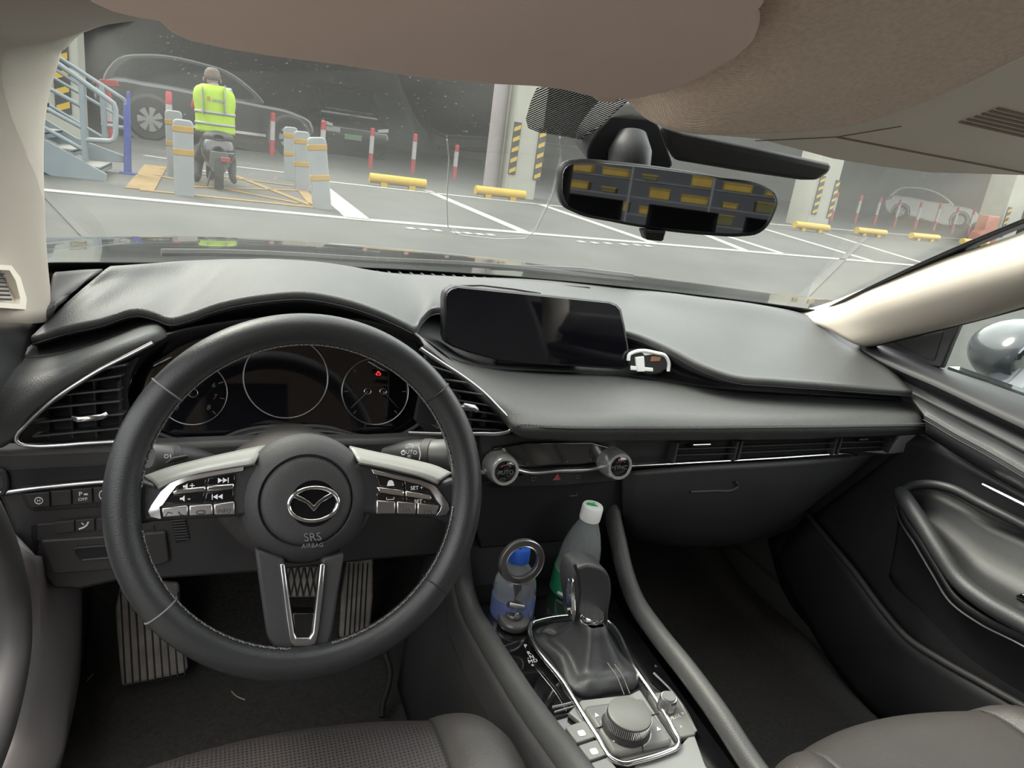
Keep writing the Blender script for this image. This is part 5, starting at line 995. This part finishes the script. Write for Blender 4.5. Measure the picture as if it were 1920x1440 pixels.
# ================================================================== GEAR LEVER
gl_ = thing('gear_lever', (0,.66,.56), 'black leather gear lever with bright collar and stitched boot', 'gear lever')
base_px = [(1004,1185),(1012,1176),(1060,1170),(1112,1160),(1130,1180),(1160,1225),(1196,1282),(1190,1292),(1140,1300),(1090,1308),(1080,1304),(1040,1245)]
bot = [kfr_.hit(a,b,-.004) for a,b in base_px]; nb_ = len(bot)
tp = V((0.003,.683,.612))
def shr(k, lift, f=0.0):
    out = []
    for i,p in enumerate(bot): out.append(V((tp.x+(p.x-tp.x)*k, tp.y-.004+(p.y-tp.y)*k, lift + f*((i*7)%5-2)*.0015)))
    return cr(out, 36, True)
def closed(L_): return L_ + [L_[0]]
ws_ = [cr(bot,36,True), shr(.97,.562), shr(.88,.570,1), shr(.66,.572,1), shr(.50,.584,1), shr(.36,.598,.5), shr(.27,.609), shr(.22,.613)]
loft('boot', [closed(w) for w in ws_], LEA, gl_, 1, 5, .002)
for dx in (-.004,.004): tube('boot_stitch', [V((tp.x+.006+dx, .668, .605)),V((tp.x+.008+dx,.652,.590)),V((tp.x+.010+dx,.640,.580)),V((tp.x+.012+dx,.612,.576)),V((tp.x+.013+dx,.592,.566))], .0006, STI, gl_, 5, smooth=16)
lathe('collar', [(.0165,-.004),(.0175,0),(.0175,.006),(.0160,.009)], tp, (0.02,.02,1), CHR, gl_, 32)
gfr = Frame(px_(1098,1100,.004), (1,.0,.0), (0,.08,1))
pprism('grip', gfr, [(1072,1162),(1066,1130),(1062,1100),(1062,1068),(1068,1052),(1085,1044),(1105,1046),(1122,1055),(1131,1072),(1133,1095),(1128,1130),(1122,1165),(1110,1170),(1085,1170)], -.022, .022, LEA, gl_, .010, 48, wm=0, seg=4)
pprism('grip_seam', gfr, [(1083,1165),(1083,1140),(1086,1110),(1084,1085),(1076,1060),(1080,1056),(1088,1082),(1090,1110),(1087,1140),(1086,1165)], .018, .0228, DRK, gl_, .0005, wm=.022)
pprism('side_blade', gfr, [(1072,1090),(1076,1086),(1078,1110),(1080,1150),(1076,1168),(1070,1150),(1068,1115)], .010, .0235, CHR, gl_, .0015, wm=.022)
# ================================================================== BOTTLES
PET = mat('clear_bottle_plastic', (.55,.58,.60), .08, trans=.72, ior=1.2, coat=.5, var=(5,.02)); WAT = mat('water', (.85,.90,.92), .0, trans=1.0, ior=1.2, var=(4,.01))
GLB = mat('green_label', (.02,.20,.10), .35, coat=.4, var=(16,.15)); WCP = mat('white_cap', (.85,.85,.84), .45, var=(12,.02)); GRC = mat('cap_print_green', (.03,.42,.12), .5, var=(12,.05)); BCP = mat('blue_cap', (.03,.13,.62), .4, var=(12,.05)); BLB = mat('blue_label', (.09,.12,.27), .4, coat=.4, var=(14,.35))
def hold(geo): return geo
bcap = px_(1112,948,.052); ax_ = V((.045,-.06,1)).normalized(); Hb = .205; bb = bcap - ax_*Hb
gbo = thing('water_bottle', bb, 'clear water bottle with white cap and green label in the console', 'bottle')
lathe('bottle_shell', [(.024,0),(.031,.004),(.0325,.012),(.0325,.100),(.031,.112),(.0315,.118),(.0285,.138),(.022,.160),(.0155,.176),(.0130,.184),(.0130,.190)], bb, ax_, PET, gbo, 36, 60)
lathe('label', [(.0330,.012),(.0333,.014),(.0333,.092),(.0330,.094)], bb, ax_, GLB, gbo, 36)
lathe('cap', [(.0155,.183),(.0158,.186),(.0158,.203),(.0148,.2055),(.001,.2055)], bb, ax_, WCP, gbo, 36)
cfm = Frame(bb+ax_*.2058, (1,0,0), (0,1,.06)); prism('cap_print', cfm, smooth2([(-.010,.004),(-.005,.0075),(.002,.003),(.006,-.004),(-.002,-.002)],24), -.0002, .0004, GRC, gbo); text('cap_lettering', 'C', cfm, .004, .005, .006, .0002, GRC, gbo)
lfm = Frame(bb+ax_*.045+V((-.010,-.0325,0)), (1,-.3,0), (0,0,1)); ring('label_emblem', lfm, rrect(0,0,.022,.022,.005), rrect(0,0,.018,.018,.004), 0, .0012, WHT, gbo); ring('label_emblem', lfm, circ(0,0,.006,24), circ(0,0,.0045,24), 0, .0012, WHT, gbo)
for k in range(4): prism('label_print', Frame(bb+ax_*(.026+.013*k)+V((-.027,-.0195,0)), (.6,-.8,0), (0,0,1)), rrect(0,0,.012,.004,.001,2), 0, .0012, WHT, gbo)
bb2 = pz_(957,1166,.545); ax2 = V((.03,.04,1)).normalized()
bcp = CAM + ray(975,1026)*((bb2.y+.01-CAM.y)/ray(975,1026).y); ax2 = (bcp-bb2).normalized(); H2 = (bcp-bb2).length; s_ = H2/.150
bbo = thing('water_bottle', bb2, 'small water bottle with blue cap and blue label behind the phone holder', 'bottle')
lathe('bottle_shell', [(.022,0),(.029,.004),(.031,.012),(.031,.055*s_),(.029,.062*s_),(.031,.070*s_),(.029,.088*s_),(.022,.108*s_),(.0145,.120*s_),(.0125,.126*s_)], bb2, ax2, PET, bbo, 36, 60)
lathe('label', [(.0314,.014),(.0317,.016),(.0317,.056*s_),(.0314,.057*s_)], bb2, ax2, BLB, bbo, 36)
lathe('cap', [(.0150,.124*s_),(.0153,.127*s_),(.0153,.147*s_),(.0143,.150*s_),(.001,.150*s_)], bb2, ax2, BCP, bbo, 36)
tube('cap_print', [bb2+ax2*(.1508*s_)+V((.006*math.cos(a),.006*math.sin(a),0)) for a in [2*math.pi*i/20 for i in range(20)]], .0008, GLO, bbo, 5, True)
# ================================================================== PHONE HOLDER
GUN = mat('gunmetal', (.13,.125,.125), .38, metal=.6, var=(12,.08)); 
mb = kfr_.hit(963,1168,-.004); ph = thing('phone_holder', mb, 'grey ring-shaped magnetic phone holder on a round base', 'phone holder')
lathe('base_disc', [(.0215,0),(.0225,.003),(.0225,.008),(.0205,.0105),(.012,.0115)], mb, kn, GUN, ph, 40, 40); lathe('pivot', [(.0125,.010),(.0125,.016),(.011,.018),(.001,.018)], mb+V((-.001,.002,0)), kn, GUN, ph, 28)
lathe('bolt', [(.0035,.016),(.0035,.021),(.002,.0225),(.001,.0225)], mb+V((0,-.004,0)), kn, CHR, ph, 16)
yy = mb.y; prf = Frame(V((mb.x,yy+.004,.60)), (1,0,0), (0,.10,1))
pprism('arm', prf, [(964,1088),(978,1088),(980,1130),(979,1146),(962,1144),(966,1120)], -.003, .003, GUN, ph, .001); pprism('arm', prf, [(958,1135),(978,1140),(974,1172),(956,1170)], -.004, .002, GUN, ph, .001)
tube('hinge', [prf.hit(953,1133,.004),prf.hit(981,1139,.004)], .0042, SAT, ph, 12)
ru, rv_ = prf.uv(978,1053); r_o = abs(prf.uv(1019,1053)[0]-ru); 
rg = ring('ring_plate', prf, circ(ru,rv_,r_o,56), circ(ru,rv_,r_o*.68,56), -.004, .003, GUN, ph, .0012)
for q in (.97,.71): tube('ring_edge', [prf.pt(ru+r_o*q*math.cos(a),rv_+r_o*q*math.sin(a),.003) for a in [2*math.pi*i/56 for i in range(56)]], .0009, SAT, rg, 6, True)
# ================================================================== FLOOR, MAT, PEDALS
fl = loft('floor', [[V((x,1.55,.75)) for x in (-.70,-.3,-.17,.0,.17,.4,.70)],[V((x,1.42,.50)) for x in (-.70,-.3,-.17,.0,.17,.4,.70)],[V((x,1.22,.30)) for x in (-.70,-.3,-.17,0,.17,.4,.70)],[V((x,.9,.275)) for x in (-.70,-.3,-.17,0,.17,.4,.70)],[V((x,.3,.275)) for x in (-.70,-.3,-.17,0,.17,.4,.70)],[V((x,-1.5,.30)) for x in (-.70,-.3,-.17,0,.17,.4,.70)]], CRP, None, 3, 4, .02, -1); tag(fl, 'dark carpeted footwell floor of the car', kind='structure')
mt = thing('floor_mat', (-.4,.8,.285), 'dark brown-grey carpet floor mat in the driver footwell', 'floor mat')
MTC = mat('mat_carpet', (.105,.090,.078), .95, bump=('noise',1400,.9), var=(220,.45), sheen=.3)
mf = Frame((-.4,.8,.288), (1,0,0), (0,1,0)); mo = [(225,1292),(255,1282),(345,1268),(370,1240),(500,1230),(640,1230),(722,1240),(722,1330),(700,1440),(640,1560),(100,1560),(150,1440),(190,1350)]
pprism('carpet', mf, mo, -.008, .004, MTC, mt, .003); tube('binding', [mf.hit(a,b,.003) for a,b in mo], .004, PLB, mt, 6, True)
# loose straw bits on the mat
STR = mat('dry_straw', (.50,.42,.28), .8, var=(30,.1))
for P, lb in (([(434,1296),(443,1305),(459,1312)],'curved dry straw stem on the driver floor mat'),([(163,1277),(175,1263)],'short dry straw bit beside the door sill')):
    o = tube('straw', [mf.hit(a,b,.010) for a,b in P], .0010, STR, None, 5, smooth=8); tag(o, lb, 'straw')
def pedal(nm, label, pix, fr, ribs, mcol, vert=True, cat='pedal'):
    t = thing(nm, fr.hit(*pix[0]), label, cat); p = pprism('pad', fr, pix, -.018, 0, mcol, t, .004)
    for a, b in ribs: tube('groove', [fr.hit(*a,.0005), fr.hit(*b,.0005)], .0014, DRK, p, 5)
    return t
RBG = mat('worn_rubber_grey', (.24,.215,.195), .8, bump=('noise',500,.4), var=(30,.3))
ff0 = Frame(pz_(290,1272,.33), (1,0,0), (0,.62,.78))
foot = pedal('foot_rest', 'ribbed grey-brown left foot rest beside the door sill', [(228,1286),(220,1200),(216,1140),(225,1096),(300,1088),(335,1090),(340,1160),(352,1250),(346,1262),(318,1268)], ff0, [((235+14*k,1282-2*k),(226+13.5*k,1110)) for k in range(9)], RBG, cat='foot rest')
bfr = Frame(py_(560,1085,1.02), (1,0,0), (0,.45,.89))
brk = pedal('brake_pedal', 'brake pedal with diamond tread seen through the lower spoke', [(532,1062),(600,1062),(602,1112),(596,1120),(538,1120),(530,1112)], bfr, [((535+12*k,1064),(545+12*k,1118)) for k in range(5)]+[((545+12*k,1064),(533+12*k,1118)) for k in range(5)], RBG)
tube('arm', [bfr.hit(566,1065,-.015), bfr.hit(566,1065,-.015)+V((0,.10,.22))], .012, DRK, brk, 8)
gfr2 = Frame(py_(668,1120,1.08), (1,-.1,0), (0,.42,.90))
gas = pedal('accelerator_pedal', 'tall ribbed accelerator pedal right of the lower spoke', [(636,1196),(640,1120),(650,1052),(700,1046),(700,1120),(694,1182),(690,1194)], gfr2, [((646+9*k,1192),(655+8.6*k,1056)) for k in range(5)], RBG)
cb = tube('cable', [pz_(722,1225,.38),pz_(732,1260,.36),pz_(727,1290,.34),pz_(718,1320,.32),pz_(716,1345,.31)], .005, RUB, None, 8, smooth=24); tag(cb, 'thin black cable hanging beside the centre console', 'cable')
# driver side sill, kick panel, door seal
KCK = mat('kick_panel_bounce_tint', (.21,.187,.19), .5, bump=('noise',900,.3), var=(8,.08))  # charcoal plastic, lightened and pinked to stand in for bounced light
drw_ = lambda *P: [px_(a,b,x) for a,b,x in P]
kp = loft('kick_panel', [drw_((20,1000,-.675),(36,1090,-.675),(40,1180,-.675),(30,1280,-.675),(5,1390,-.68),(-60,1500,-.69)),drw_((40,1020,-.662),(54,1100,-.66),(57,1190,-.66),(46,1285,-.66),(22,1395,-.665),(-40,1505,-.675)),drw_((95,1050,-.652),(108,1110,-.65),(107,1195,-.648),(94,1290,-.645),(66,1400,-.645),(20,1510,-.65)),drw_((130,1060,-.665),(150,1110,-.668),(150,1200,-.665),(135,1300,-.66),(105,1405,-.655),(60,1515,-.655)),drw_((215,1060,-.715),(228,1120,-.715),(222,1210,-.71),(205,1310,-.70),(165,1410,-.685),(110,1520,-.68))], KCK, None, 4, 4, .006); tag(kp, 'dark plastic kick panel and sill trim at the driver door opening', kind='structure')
tube('sill_joint_line', [px_(46,1345,-.657),px_(20,1349,-.672),px_(-20,1352,-.682)], .0012, DRK, kp, 5)
SEA = mat('door_seal_rubber', (.075,.070,.072), .55, var=(10,.1))
ds = tube('door_seal', [px_(a,b,-.668) for a,b in ((-75,900),(-22,985),(8,1060),(24,1140),(24,1220),(10,1300),(-12,1380),(-54,1480))], .018, SEA, None, 10, smooth=40); tag(ds, 'round rubber door seal along the open driver door frame', 'door seal')
dp = loft('trim_3', [[px_(a,b,-.675) for a,b in ((-40,600),(10,604),(64,607))],[px_(a,b,-.672) for a,b in ((-40,700),(0,690),(40,670))],[px_(a,b,-.675) for a,b in ((-60,820),(-20,800),(10,760))]], PLA, None, 4, 4, .006); tag(dp, 'dark trim below the driver side pillar', kind='structure')
ss = thing('strawless', (0,0,-5)); bpy.data.objects.remove(ss)
# ================================================================== SEATS
SLE = mat('seat_leather', (.058,.053,.051), .40, bump=('leather',800,.3), var=(7,.08))
PRF = bpy.data.materials.new('perforated_leather'); PRF.use_nodes = True; t = PRF.node_tree; b = t.nodes['Principled BSDF']; b.inputs['Roughness'].default_value = .5
tcp = t.nodes.new('ShaderNodeTexCoord'); vor = t.nodes.new('ShaderNodeTexVoronoi'); vor.inputs['Scale'].default_value = 240; vor.inputs['Randomness'].default_value = 0.0; vor.voronoi_dimensions = '2D'; rmp = t.nodes.new('ShaderNodeValToRGB')
rmp.color_ramp.elements[0].position = .22; rmp.color_ramp.elements[0].color = (.006,.005,.005,1); rmp.color_ramp.elements[1].position = .32; rmp.color_ramp.elements[1].color = (.052,.044,.043,1)
t.links.new(tcp.outputs['Object'], vor.inputs['Vector']); t.links.new(vor.outputs['Distance'], rmp.inputs['Fac']); t.links.new(rmp.outputs['Color'], b.inputs['Base Color'])
def seat(cx, zf, yf_, label, centre_mat, wide):
    t = thing('car_seat', (cx,.2,.30), label, 'car seat', 'front seats'); h = wide
    ys = [yf_+.012, yf_+.006, yf_-.02, yf_-.10, yf_-.25, yf_-.42, yf_-.52]; zs = [zf-.10, zf-.045, zf-.006, zf+.008, zf-.012, zf-.04, zf-.05]
    c_ = loft('cushion', [[V((cx+x, y-.03*(x/h)**2, z+.004-.010*(1-(x/h)**2))) for x in (-h,-h*.7,-h*.3,0,h*.3,h*.7,h)] for y,z in zip(ys,zs)], centre_mat, t, 4, 4, .01, -1)
    for sg in (-1,1):
        bl = loft('bolster', [[V((cx+sg*(h+dx), y-.045*(max(dx,0)/.09)-.03, z+dz)) for y,z in zip(ys,zs)] for dx,dz in ((0,0),(.018,.012),(.045,.016),(.072,-.002),(.088,-.05),(.09,-.14))], SLE, t, 4, 4, .01)
        tube('bolster_seam', [V((cx+sg*(h+.0), y-.03, z+.003)) for y,z in zip(ys,zs)], .0022, DRK, bl, 6, smooth=24); tube('bolster_piping', [V((cx+sg*(h+.050), y-.052, z+.017)) for y,z in zip(ys,zs)], .0014, STI, bl, 6, smooth=24)
    yb = yf_-.52
    loft('backrest', [[V((cx+x, yb-.02-.3*k+.05*(abs(x)/.25)**2*(1 if k < .9 else .4), zf+.56*k-.02)) for x in (-.25*(1-.3*k*k),-.15,0,.15,.25*(1-.3*k*k))] for k in (0,.2,.45,.7,.9,1.0)], SLE, t, 4, 4, .08, 1)
    loft('headrest', [[V((cx+x, yb-.36, zf+.56+dz)) for x in (-.12,-.06,0,.06,.12)] for dz in (-.03,.07,.18)], SLE, t, 4, 4, .07, 0)
    box('base', (cx,yf_-.30,.39), (.40,.42,.22), PLA, t, .03)
    return t
zf = .565; pf_ = pz_(520,1333,zf)
ds_ = seat(-.385, zf, pf_.y, 'driver seat with perforated dark leather cushion below the steering wheel', PRF, .155)
pp_ = px_(1640,1315,.38); seat(.375, pp_.z, pp_.y, 'passenger seat with plain grey-black leather cushion', SLE, .155)
# ================================================================== PASSENGER DOOR
dr_ = thing('door_1', (.72,.5,.35), 'black passenger door with leather pad, armrest and side window', None, None, 'structure')
def drow(L_, ext=True):
    P = [px_(a,b,x) for a,b,x in L_]
    if ext and L_[-1][0] >= 2250: P.append(V((P[-1].x,-.26,P[-1].z)))
    return P
R0 = drow([(1618,640,.720),(1660,650,.735),(1700,662,.745),(1755,687,.748),(1840,716,.75),(1920,744,.75),(2100,806,.75),(2400,905,.75)])
R1 = drow([(1613,647,.690),(1650,662,.70),(1690,677,.705),(1750,700,.71),(1840,738,.715),(1920,775,.715),(2100,850,.715),(2400,985,.715)])
R2 = drow([(1615,655,.684),(1650,676,.69),(1690,696,.692),(1750,722,.695),(1840,765,.698),(1920,803,.70),(2100,890,.70),(2400,1035,.70)])
R3 = drow([(1622,662,.692),(1660,688,.705),(1700,710,.712),(1760,740,.716),(1840,780,.718),(1920,819,.72),(2100,905,.72),(2400,1055,.72)])
R4 = drow([(1690,728,.700),(1712,742,.705),(1740,756,.708),(1790,783,.71),(1850,813,.71),(1920,850,.71),(2100,940,.71),(2400,1090,.71)])
loft('shoulder_trim', [R0,R1,R2,R3,R4], PLA, dr_, 4, 4, .004)
S0 = drow([(1700,738,.700),(1720,748,.70),(1760,768,.70),(1820,800,.70),(1870,826,.70),(1920,853,.70),(2100,945,.70),(2400,1100,.70)])
S1 = drow([(1722,765,.672),(1740,772,.672),(1780,795,.672),(1830,822,.672),(1880,848,.672),(1920,872,.672),(2100,970,.672),(2400,1130,.672)])
S2 = drow([(1734,783,.664),(1750,792,.664),(1790,816,.664),(1840,843,.664),(1880,866,.664),(1920,890,.664),(2100,995,.664),(2400,1160,.664)])
S3 = drow([(1737,795,.668),(1752,806,.666),(1792,831,.666),(1840,860,.666),(1885,885,.666),(1920,905,.666),(2100,1012,.666),(2400,1180,.666)])
S4 = drow([(1736,813,.685),(1750,822,.69),(1790,848,.692),(1830,872,.692),(1880,900,.692),(1920,922,.692),(2100,1030,.692),(2400,1200,.692)])
dpad = loft('door_pad', [S0,S1,S2,S3,S4], LEA, dr_, 4, 4, .004)
for dy_ in (-3,3): tube('pad_stitch', [p+V((-.002,0,-.0035*dy_/3)) for p in crp(S2,5)], .0010, DRK, dpad, 5)
tube('pad_stitch', [p+V((-.0015,0,.010)) for p in crp(S2,5)], .0006, STI, dpad, 5)
# lower door skin
T0 = drow([(1720,815,.705),(1760,832,.708),(1800,858,.71),(1850,888,.71),(1920,926,.71),(2100,1035,.71),(2400,1205,.71)])
T1 = drow([(1640,880,.708),(1700,890,.712),(1760,905,.715),(1830,930,.715),(1920,975,.715),(2100,1080,.715),(2400,1270,.715)])
T2 = drow([(1560,940,.70),(1620,955,.70),(1700,985,.70),(1790,1045,.70),(1900,1150,.70),(2080,1300,.70),(2350,1450,.70)])
T3 = drow([(1490,990,.70),(1560,1060,.69),(1660,1170,.685),(1780,1280,.68),(1920,1370,.68),(2060,1440,.68),(2300,1560,.68)])
T4 = drow([(1440,1010,.70),(1470,1110,.69),(1560,1220,.68),(1680,1340,.68),(1840,1470,.68),(2000,1560,.68),(2250,1700,.68)])
loft('door_skin', [T0,T1,T2,T3,T4], PLA, dr_, 4, 4, .005)
tube('map_pocket_edge', drow([(1512,962,.672),(1530,985,.665),(1600,1070,.655),(1660,1150,.65),(1700,1195,.65),(1760,1235,.65),(1840,1280,.65),(1920,1325,.65),(2100,1420,.65)]), .006, PLB, dr_, 8, smooth=40)
loft('map_pocket', [drow([(1512,964,.672),(1600,1073,.656),(1690,1190,.652),(1800,1262,.652),(1920,1330,.652),(2100,1425,.652)]),drow([(1478,1010,.672),(1540,1110,.662),(1620,1230,.655),(1740,1330,.655),(1880,1420,.655),(2060,1520,.655)]),drow([(1455,1050,.69),(1500,1140,.68),(1580,1270,.67),(1700,1390,.67),(1840,1490,.67),(2020,1600,.67)])], PLA, dr_, 4, 4, .006)
arm_o = drow([(1690,925,.655),(1700,940,.640),(1730,985,.625),(1765,1040,.615),(1800,1090,.61),(1850,1130,.605),(1920,1170,.60),(2100,1270,.60)])
tube('armrest_edge', arm_o, .014, LEA, dr_, 12, smooth=50)
arm_i = drow([(1688,938,.650),(1695,962,.640),(1725,1010,.625),(1758,1065,.617),(1790,1115,.61),(1840,1152,.606),(1920,1192,.60),(2100,1292,.60)])
tube('armrest_line', [p+V((-.006,0,-.012)) for p in arm_i], .0016, SAT, dr_, 6, smooth=50)
cupi = drow([(1700,922,.70),(1745,918,.70),(1800,940,.705),(1860,975,.705),(1920,1000,.705),(2100,1090,.705)])
loft('armrest_cup', [arm_o[1:7], [p.lerp(q,.5)+V((.01,0,-.03)) for p,q in zip(arm_o[1:7],cupi)], cupi], PLA, dr_, 4, 4, .005)
loft('armrest_side', [arm_i, [V((.675,p.y,p.z-.08)) for p in arm_i], [V((.69,p.y,p.z-.16)) for p in arm_i]], PLA, dr_, 4, 4, .005)
tube('armrest_upper_rim', drow([(1690,925,.655),(1705,914,.66),(1740,908,.665),(1780,915,.67),(1840,945,.68),(1920,985,.685),(2050,1060,.69)]), .008, PLA, dr_, 10, smooth=40)
tube('inner_handle', drow([(1846,908,.672),(1870,920,.668),(1920,945,.665),(1990,980,.665)]), .0055, CHR, dr_, 8, flat=.6)
pprism('window_switch', Frame(px_(1915,1120,.65), (0,-1,0), (0,0,1)), [(1900,1118),(1915,1112),(1960,1135),(1955,1150)], -.004, .006, GLO, dr_, .002)
# mirror triangle, window frame and glass
sf = Frame((.735,.9,.95), (0,-1,0), (0,0,1))
pprism('mirror_sail', sf, [(1630,640),(1780,612),(1800,606),(1785,640),(1765,690),(1742,686),(1690,664)], -.012, .0, PLA, dr_, .003)
pprism('sail_inset', sf, [(1675,640),(1768,621),(1752,676),(1735,674)], 0, .0015, DRK, dr_, .001)
tube('window_frame', drow([(1616,644,.70),(1680,630,.705),(1780,604,.70),(1850,585,.69),(1920,566,.68),(2100,515,.665),(2400,430,.66)]), .011, RUB, dr_, 8, smooth=30)
tube('window_seal', drow([(1757,690,.752),(1840,718,.752),(1920,746,.752),(2400,908,.752)]), .003, SAT, dr_, 6)
gp = drow([(1765,690,.757),(1800,606,.742),(1920,568,.725),(2400,435,.69),(2600,400,.68),(2600,960,.757)], False)
wn2 = fin('window_2', gp+[p+V((.004,0,0)) for p in gp], [tuple(range(6)),tuple(range(6,12))]+[(i,(i+1)%6,6+(i+1)%6,6+i) for i in range(6)], SGL); tag(wn2, 'passenger side window pane above the door', kind='structure')
# exterior mirror
EMR = mat('mirror_housing_blue_black', (.045,.05,.062), .3, coat=.6, var=(5,.1))
em_ = thing('side_mirror', px_(1900,750,.93), 'dark blue-black exterior side mirror outside the passenger window', 'side mirror')
mc = px_(1925,665,.98)
def mring(dy, w, h, n=18): return [mc + V((w*math.cos(a), dy, h*math.sin(a)*(1 if math.sin(a) > 0 else 1.05))) for a in [2*math.pi*i/n for i in range(n+1)]]
loft('housing', [mring(.085,.01,.01),mring(.075,.06,.035),mring(.045,.095,.056),mring(.0,.115,.068),mring(-.04,.118,.07),mring(-.05,.112,.064)], EMR, em_, 2, 4, .004)
loft('glass', [mring(-.044,.110,.062),mring(-.044,.05,.03),mring(-.044,.001,.001)], MIR, em_, 2, 2, .002)
tube('foot', [px_(1905,705,.93), px_(1870,735,.86), px_(1840,745,.77)], [.035,.03,.028], EMR, em_, 10)
# ================================================================== MIRROR, CAMERA HOUSING, VISORS
rm_o = py_(1255,372,.68); mN = V((-.30,-.953,.02)); mX = V((.953,-.30,0)).normalized(); rmf = Frame(rm_o, mX, mN.cross(mX))
rmir = thing('rear_view_mirror', rm_o+V((0,.05,.08)), 'black-framed rear view mirror hanging from the windscreen', 'mirror')
mo_ = [(1047,335),(1050,314),(1060,303),(1080,299),(1160,303),(1250,314),(1350,331),(1440,351),(1457,362),(1462,378),(1455,402),(1440,428),(1425,439),(1395,444),(1330,442),(1250,434),(1150,417),(1080,400),(1056,386),(1047,362)]
pprism('housing', rmf, mo_, -.024, 0, PLA, rmir, .005, 90)
pprism('mirror_glass', rmf, [(1254+(a-1254)*.965, 371+(b-371)*.915) for a,b in mo_], -.002, .0012, MIR, rmir, .0006, 90)
pprism('dip_lever', rmf, [(1205,430),(1250,433),(1243,453),(1212,450)], -.018, .004, PLA, rmir, .002)
for k in range(3): tube('lever_rib', [rmf.hit(1211,436+5*k,.0045), rmf.hit(1244,438+5*k,.0045)], .0009, DRK, rmir, 5)
lathe('ball_joint', [(.020,-.03),(.024,-.01),(.024,.01),(.016,.03)], rmf.hit(1180,300,-.035), (.1,.3,.9), PLA, rmir, 24, 60)
chf = Frame(py_(1180,250,.74), (1,-.1,0), (0,-.35,1))
cho = thing('camera_housing', py_(1190,215,.78), 'black plastic sensor housing behind the rear view mirror', 'sensor housing')
pprism('shell', chf, [(1101,296),(1104,272),(1120,246),(1145,218),(1172,194),(1195,197),(1216,214),(1238,238),(1252,275),(1262,310),(1180,312)], -.05, 0, PLA, cho, .012, 50, seg=4)
pprism('black_bar', Frame(py_(1400,290,.66), (1,0,0), (0,-.35,1)), [(1240,240),(1285,252),(1420,280),(1566,311),(1553,328),(1532,341),(1505,341),(1400,326),(1268,304),(1254,280)], -.012, 0, PLA, cho, .006)
# driver visor
vfm = Frame((-.3,.56,1.237), (1,0,0), (0,-math.cos(.28),math.sin(.28)))
vis = thing('sun_visor', (-.3,.56,1.24), 'pinkish beige driver sun visor folded up across the top', 'sun visor')
vb = [(90,-60),(125,-20),(165,8),(205,26),(236,34),(262,40),(292,44),(318,66),(350,80),(420,96),(500,109),(640,127),(780,149),(900,161),(1000,166),(1050,172),(1100,184),(1150,191),(1200,188),(1260,174),(1320,150),(1380,117),(1415,85),(1424,60),(1412,40)]
uvs = [vfm.uv(a,b) for a,b in vb]
uvs = uvs + [(uvs[-1][0]-.006, uvs[-1][1]+.02),(uvs[-1][0]-.03,uvs[-1][1]+.035), (uvs[0][0]+.02, uvs[-1][1]+.035), (uvs[0][0]-.004, uvs[0][1]+.03)]
prism('panel', vfm, uvs, -.018, 0, VIS, vis, .007, seg=4)
tube('hinge_rod', [vfm.pt(uvs[15][0],uvs[15][1]+.008,-.02), vfm.pt(uvs[17][0]+.02,uvs[17][1]+.004,-.024)], .005, BEP, vis, 8)
pprism('retainer_clip', vfm, [(1100,176),(1130,180),(1160,186),(1160,196),(1120,192)], -.03, -.018, VIS, vis, .003)
# passenger visor
SLB = mat('slot_brown', (.24,.20,.16), .7, var=(12,.1))
pvf = Frame((.25,.56,1.232), (1,0,-.02), (0,-math.cos(.42),math.sin(.42)))
pvi = thing('sun_visor', (.25,.56,1.24), 'pale beige passenger sun visor folded up at the right', 'sun visor')
pu = [pvf.uv(a,b) for a,b in ((1272,251),(1420,263),(1560,300),(1650,315),(1740,326),(1920,331))] + [(.34,pvf.uv(1920,331)[1]+.004),(.355,.03),(.35,.12),(.30,.16)] + [pvf.uv(a,b) for a,b in ((1925,105),(1810,160),(1700,200),(1560,236),(1400,248))]
prism('panel', pvf, pu, -.018, 0, BEP, pvi, .004)
tube('panel_gap', [pvf.hit(a,b,.0005) for a,b in ((1570,257),(1700,282),(1920,324),(2050,346))], .0011, SLB, pvi, 5); tube('panel_gap', [pvf.hit(a,b,.0005) for a,b in ((1416,264),(1470,262),(1570,257),(1690,237))], .0005, SLB, pvi, 5)
for k in range(6): tube('grille_slot', [pvf.hit(1800+14*k,228-5*k,.0005), pvf.hit(1935,259-8*k,.0005)], .0016, SLB, pvi, 5)
# ================================================================== things behind the car that the mirror shows
YCR = mat('yellow_crate', (.30,.20,.03), .6, var=(6,.15)); RCK = mat('rack_steel', (.16,.165,.165), .6, var=(6,.1)); zr = gz(0,-9.5)
OLV = mat('olive_crate', (.10,.095,.03), .6, var=(6,.15)); rack = thing('storage_rack', (-.3,-9.5,zr), 'tall open steel rack of yellow crates reflected in the mirror', 'rack')
for x in (-2.0,-.85,.30,1.45): box('post', (x,-9.24,zr+1.0), (.025,.03,2.0), RCK, rack)
for k, z in enumerate((.98,1.22,1.46)):
    box('shelf', (-.275,-9.5,z), (3.5,.5,.012), RCK, rack)
    for i in range(6):
        x = -1.72+.56*i+(.06*((i*3+k*5)%4)); w = .20+.09*((i+k*2)%3); h_ = .07+.035*((i*2+k)%3)
        o = thing('crate', (x,-9.5,z+.016), '%s crate on %s rack shelf, %s from the left in the mirror' % ('yellow' if (i*5+k*3)%4 else 'olive green', ('the lowest','the middle','the top')[k], ('first','second','third','fourth','fifth','sixth')[i]), 'crate', 'yellow crates on the rack')
        box('bin', (x,-9.5,z+.016+h_/2), (w,.38,h_), YCR if (i*5+k*3)%4 else OLV, o, .01); box('rim', (x,-9.5,z+.016+h_), (w+.02,.40,.015), YCR, o)
bwb = fin('wall_behind', *box_geo((0,-14,2.0), (60,.4,6)), GDK); bwb.name = 'wall_rear'; tag(bwb, 'dark wall far behind the car', kind='structure')
